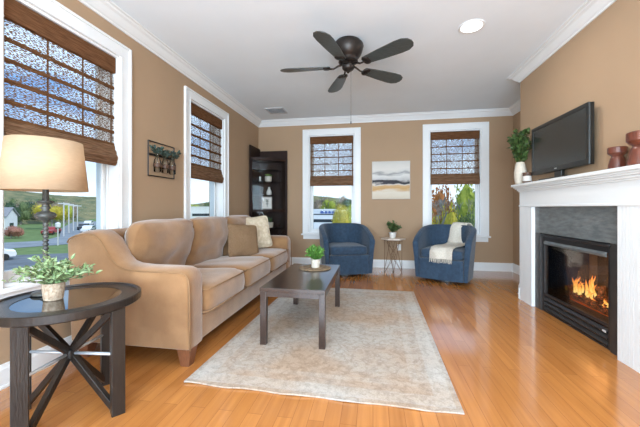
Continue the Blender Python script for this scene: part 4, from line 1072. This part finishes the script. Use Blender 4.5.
# woods beyond the street, seen through the window behind the lamp
rt = random.Random(9); labs = {'dark': 'dark green tree in the woods beyond the street', 'green': 'mid green tree in the woods beyond the street', 'ygreen': 'yellowish tree in the woods beyond the street', 'grey': 'bare brownish tree in the woods beyond the street'}
for ri, rad in enumerate((84, 91, 98, 106, 132, 141, 150)):
    step_ = math.degrees(5.3 / rad); a_ = 134.5 + (ri % 2) * step_ / 2
    while a_ < 150:
        if not (ri < 4 and a_ < 140.8) and math.hypot(rad * math.cos(math.radians(a_)) + 71.5, rad * math.sin(math.radians(a_)) - 48) > 8.5 and all(math.hypot(rad * math.cos(math.radians(a_)) - px_, rad * math.sin(math.radians(a_)) - py_) > 7 for px_, py_ in ((-76, 62.5), (-84, 70))) and not (130 < rad and a_ < 134.6 + 3.5):
            kind = rt.choice(['dark', 'green', 'dark', 'green', 'grey'] if a_ > 140 else ['ygreen', 'grey', 'green', 'grey', 'dark'])
            aa = math.radians(a_)
            tree(rad * math.cos(aa), rad * math.sin(aa), rt.uniform(5.2, 6.2) + .6 * ri, 2.6, kind, labs[kind], group='woods beyond the street: ' + kind, k=(ri + int(a_ * 3)) % 4, crown_low=.03)
        a_ += step_
# nearer ones
tree(-76, 62.5, 7.2, 3.4, 'yellow', 'golden yellow tree beside the street, seen left of the pale posts', k=1)
tree(-84, 70, 6.2, 2.8, 'ygreen', 'yellow-green tree at the roadside near the pale posts', k=2)
tree(-39.2, 38.8, 2.9, 2.4, 'dark', 'dark round bush at the road bend beside the sofa end of the window', 'bush', k=3, crown_low=.02)
tree(-35.2, 39.8, 2.5, 1.7, 'ygreen', 'yellow-green bush next to the dark round bush', 'bush', k=0, crown_low=.02)
tree(-59.5, 42.3, 2.6, 1.8, 'pink', 'pinkish autumn bush in front of the white house', 'bush', k=2, crown_low=.02)
# white house
def house(name, label, x, y, rz, lx, ly, hw, hr, wins, roofm='roofg', wall='siding', base=GZ):
    t = thing(name, label, 'building', (x, y, base), rz)
    bm = BM(); box(bm, -lx / 2, lx / 2, -ly / 2, ly / 2, 0, hw); 
    if hr: prism(bm, [(-ly / 2, hw), (ly / 2, hw), (0, hw + hr)], 'x', -lx / 2 + .01, lx / 2 - .01)
    P('walls', bm, wall, t)
    if hr:
        bm = BM(); e_ = .3
        for s in (-1, 1):
            prism(bm, [(0, hw + hr), (0, hw + hr + .15), (s * (ly / 2 + e_), hw + .15 - hr * e_ / (ly / 2)), (s * (ly / 2 + e_), hw - hr * e_ / (ly / 2))], 'x', -lx / 2 - e_, lx / 2 + e_)
        P('roof', bm, roofm, t)
    else:
        bm = BM(); box(bm, -lx / 2 - .1, lx / 2 + .1, -ly / 2 - .1, ly / 2 + .1, hw, hw + .25); P('roof', bm, roofm, t)
    for (face, u0, u1, z0, z1) in wins:
        bm = BM()
        if face == 's': box(bm, u0, u1, -ly / 2 - .04, -ly / 2 + .02, z0, z1)
        else: box(bm, lx / 2 - .02, lx / 2 + .04, u0, u1, z0, z1)
        P('window', bm, 'dkglass', t)
    return t
house('house', 'small white gabled house beyond the lawn at the window\'s left edge'.replace("'s", ''), -71.5, 48.0, math.radians(35), 5, 5, 3.6, 1.5, [('s', -1, 0, 1, 2.2), ('e', -.8, .8, 1, 2.2)])
# commercial building through the left back window
t = house('commercial_building', 'long low white building with dark strip windows and blue sign behind yellow tree', -5.5, 66, 0, 20, 12, 4.6, 0, [('s', -8.5, -1.2, 2.3, 2.9), ('s', .2, 5.5, 2.3, 2.9), ('s', 6, 9.4, 2.3, 2.9), ('s', -9.4, 9.4, 3.75, 3.95)], 'siding')
bm = BM()
for k, (a_, c_) in enumerate(((-4.7, -4.0), (-3.8, -3.3), (-3.1, -2.6), (-2.4, -1.7), (-1.5, -1.1))): box(bm, a_, c_, -6.12, -6.0, 4.05, 4.3); box(bm, a_ + .1, c_ - .1, -6.12, -6.0, 4.35, 4.5)
P('sign', bm, 'bluesign', t)
bm = BM(); box(bm, -34, 16, 30, 59, GZ, GZ + .06); struct('pavement', bm, 'siding')
tree(-4.05, 40.5, 6.3, 1.75, 'yellow', 'bright yellow tree in front of the long white building', k=0, crown_low=.15)
tree(-3.6, 52, 6.4, 1.4, 'ygreen', 'yellow-green tree right behind the bright yellow tree', k=3, crown_low=.1)
tree(-6.3, 31, 1.7, .8, 'yellow', 'low yellow shrub just above the window sill, left', 'bush', k=1, crown_low=.02)
for i in range(13):
    kd = ['grey', 'grey', 'ygreen', 'grey'][i % 4]
    tree(-29 + 2.9 * i, 80 + 6.5 * (i % 2), 9.8 - .22 * abs(i - 3) + rt.uniform(-.5, .5), 2.6, kd if i < 8 else 'dark', 'autumn tree on the rise behind the long white building', group='trees behind the white building', k=i % 4)
# trees close to the right back window
for (q, y, h_, r_, kd, lb, k) in (
    (.193, 22.0, 7.5, 1.4, 'orange', 'rust orange tree high at the left of the right back window', 0),
    (.197, 18.0, 6.3, 1.1, 'yellow', 'yellow tree below the rust orange one in the right back window', 1),
    (.215, 15.0, 4.9, .95, 'ygreen', 'yellow-green bushy tree low in the right back window', 2),
    (.292, 21.0, 7.4, 1.3, 'ygreen', 'tall yellow-green tree at the right of the right back window', 3),
    (.287, 16.5, 5.4, 1.0, 'green', 'green tree low at the right of the right back window', 0),
    (.262, 25.0, 6.1, 1.4, 'dark', 'dark green tree behind the bare grey one', 1),
    (.232, 28.0, 6.6, 1.6, 'green', 'green tree furthest back in the right back window', 2),
    (.250, 14.0, 3.7, .6, 'orange', 'small orange bush low in the middle of the right back window', 3),
    (.300, 27.5, 7.4, 1.6, 'green', 'green tree behind the tall yellow-green tree', 3),
    (.168, 26.0, 7.3, 1.5, 'ygreen', 'pale tree behind the rust orange tree', 1),
    (.335, 23.0, 6.5, 1.3, 'dark', 'dark tree just past the right edge of the right back window', 0)):
    tree(q * y, y, h_, r_, kd, lb, k=k, crown_low=.08)
t = thing('bare_tree', 'bare grey branching tree in the middle of the right back window', 'tree', (4.72, 18.6, GZ))
bm = BM(); rb = random.Random(12)
def branch(p, d, ln, r_, lv):
    q = p + d * ln; tube(bm, [p, p.lerp(q, .5) + rdir(rb) * ln * .05, q], [r_, r_ * .85, r_ * .7], 5)
    if lv == 0: return
    for _ in range(3): branch(q, (d + rdir(rb, -.2, .7) * .42).normalized(), ln * .72, r_ * .62, lv - 1)
branch(Vector((0, 0, 0)), Vector((0, 0, 1)), 1.9, .05, 5); P('branches', bm, 'bark', t)

# pale steel posts and crossbars along the street
for i, (x, y) in enumerate(((-54.6, 47.0), (-60.6, 53.2), (-66, 59), (-71, 64.5))):
    t = thing('steel_gantry_post', 'pale steel post with crossarm in the row along the street', 'post', (x, y, GZ), math.radians(40), 'pale posts along the street')
    hp = 6.1 - .1 * i
    bm = BM(); tube(bm, [(0, 0, 0), (0, 0, hp)], .10, 8); P('mast', bm, 'pole', t)
    bm = BM(); box(bm, -.8, .8, -.08, .08, hp - .3, hp - .1); P('crossarm', bm, 'pole', t)
t = thing('street_lamp', 'short lamp post with white lantern at the roadside', 'lamp post', (-42.3, 35.6, GZ))
bm = BM(); tube(bm, [(0, 0, 0), (0, 0, 2.4)], .07, 8); P('post', bm, 'pole', t)
bm = BM(); lathe(bm, [(.12, 2.4), (.28, 2.5), (.32, 3.0), (.1, 3.15)], n=12); P('lantern', bm, 'siding', t)
def car(x, y, rz, m, label, base=GZ + .05):
    t = thing('car', label, 'car', (x, y, base), rz)
    bm = BM(); prism(bm, [(-2.1, .3), (-2.15, .75), (-1.5, .88), (-1.0, .92), (-.5, 1.38), (.9, 1.42), (1.5, .98), (2.1, .9), (2.2, .5), (2.1, .3)], 'y', -.85, .85); P('body', bm, m, t, bevel=.06, seg=2)
    bm = BM(); prism(bm, [(-.92, .95), (-.48, 1.32), (.85, 1.35), (1.32, .98)], 'y', -.87, .87); P('windows', bm, 'dkglass', t)
    for wx in (-1.35, 1.35):
        for wy in (-.78, .78):
            bm = BM(); tube(bm, [(wx, wy - .12, .32), (wx, wy + .12, .32)], .32, 14); P('wheel', bm, 'tyre', t)
car(-36.4, 23.6, math.radians(60), 'carwhite', 'white car parked in the near lot at the window left edge')
car(-61.5, 50.5, math.radians(120), 'carred', 'red car beside the lawn across the street')
car(-58.5, 55.5, math.radians(125), 'carwhite', 'white car on the street near the yellow tree')
car(-67, 62.5, math.radians(125), 'cardark', 'dark car driving up the street')
car(-80, 76.0, math.radians(125), 'carwhite', 'white car furthest up the street')
# through the narrow window of the left wall
for i in range(7):
    tree(-96 + 8.2 * i, 128, 9 + rt.uniform(-1, 1.2), 3.8, ['green', 'dark', 'ygreen'][i % 3], 'tree on the distant rise seen in the narrow left window', group='trees on the distant rise', k=i % 4)
house('low_building', 'low white flat-roofed building with dark windows seen in the narrow left window', -54, 92, math.radians(30), 20, 9, 5.3, 0, [('s', -9, -4, 2.6, 3.4), ('s', -3, 3, 2.6, 3.4), ('s', 4, 9, 2.6, 3.4)], 'siding')
car(-37, 61.5, math.radians(10), 'carwhite', 'white car parked before the low building, left one')
car(-34.5, 66, math.radians(10), 'cardark', 'dark car parked before the low building')

for o in bpy.data.objects:
    if o.name in ('ground', 'parking_lot', 'road', 'pavement') or o.name.startswith('hill'): o['kind'] = 'structure'
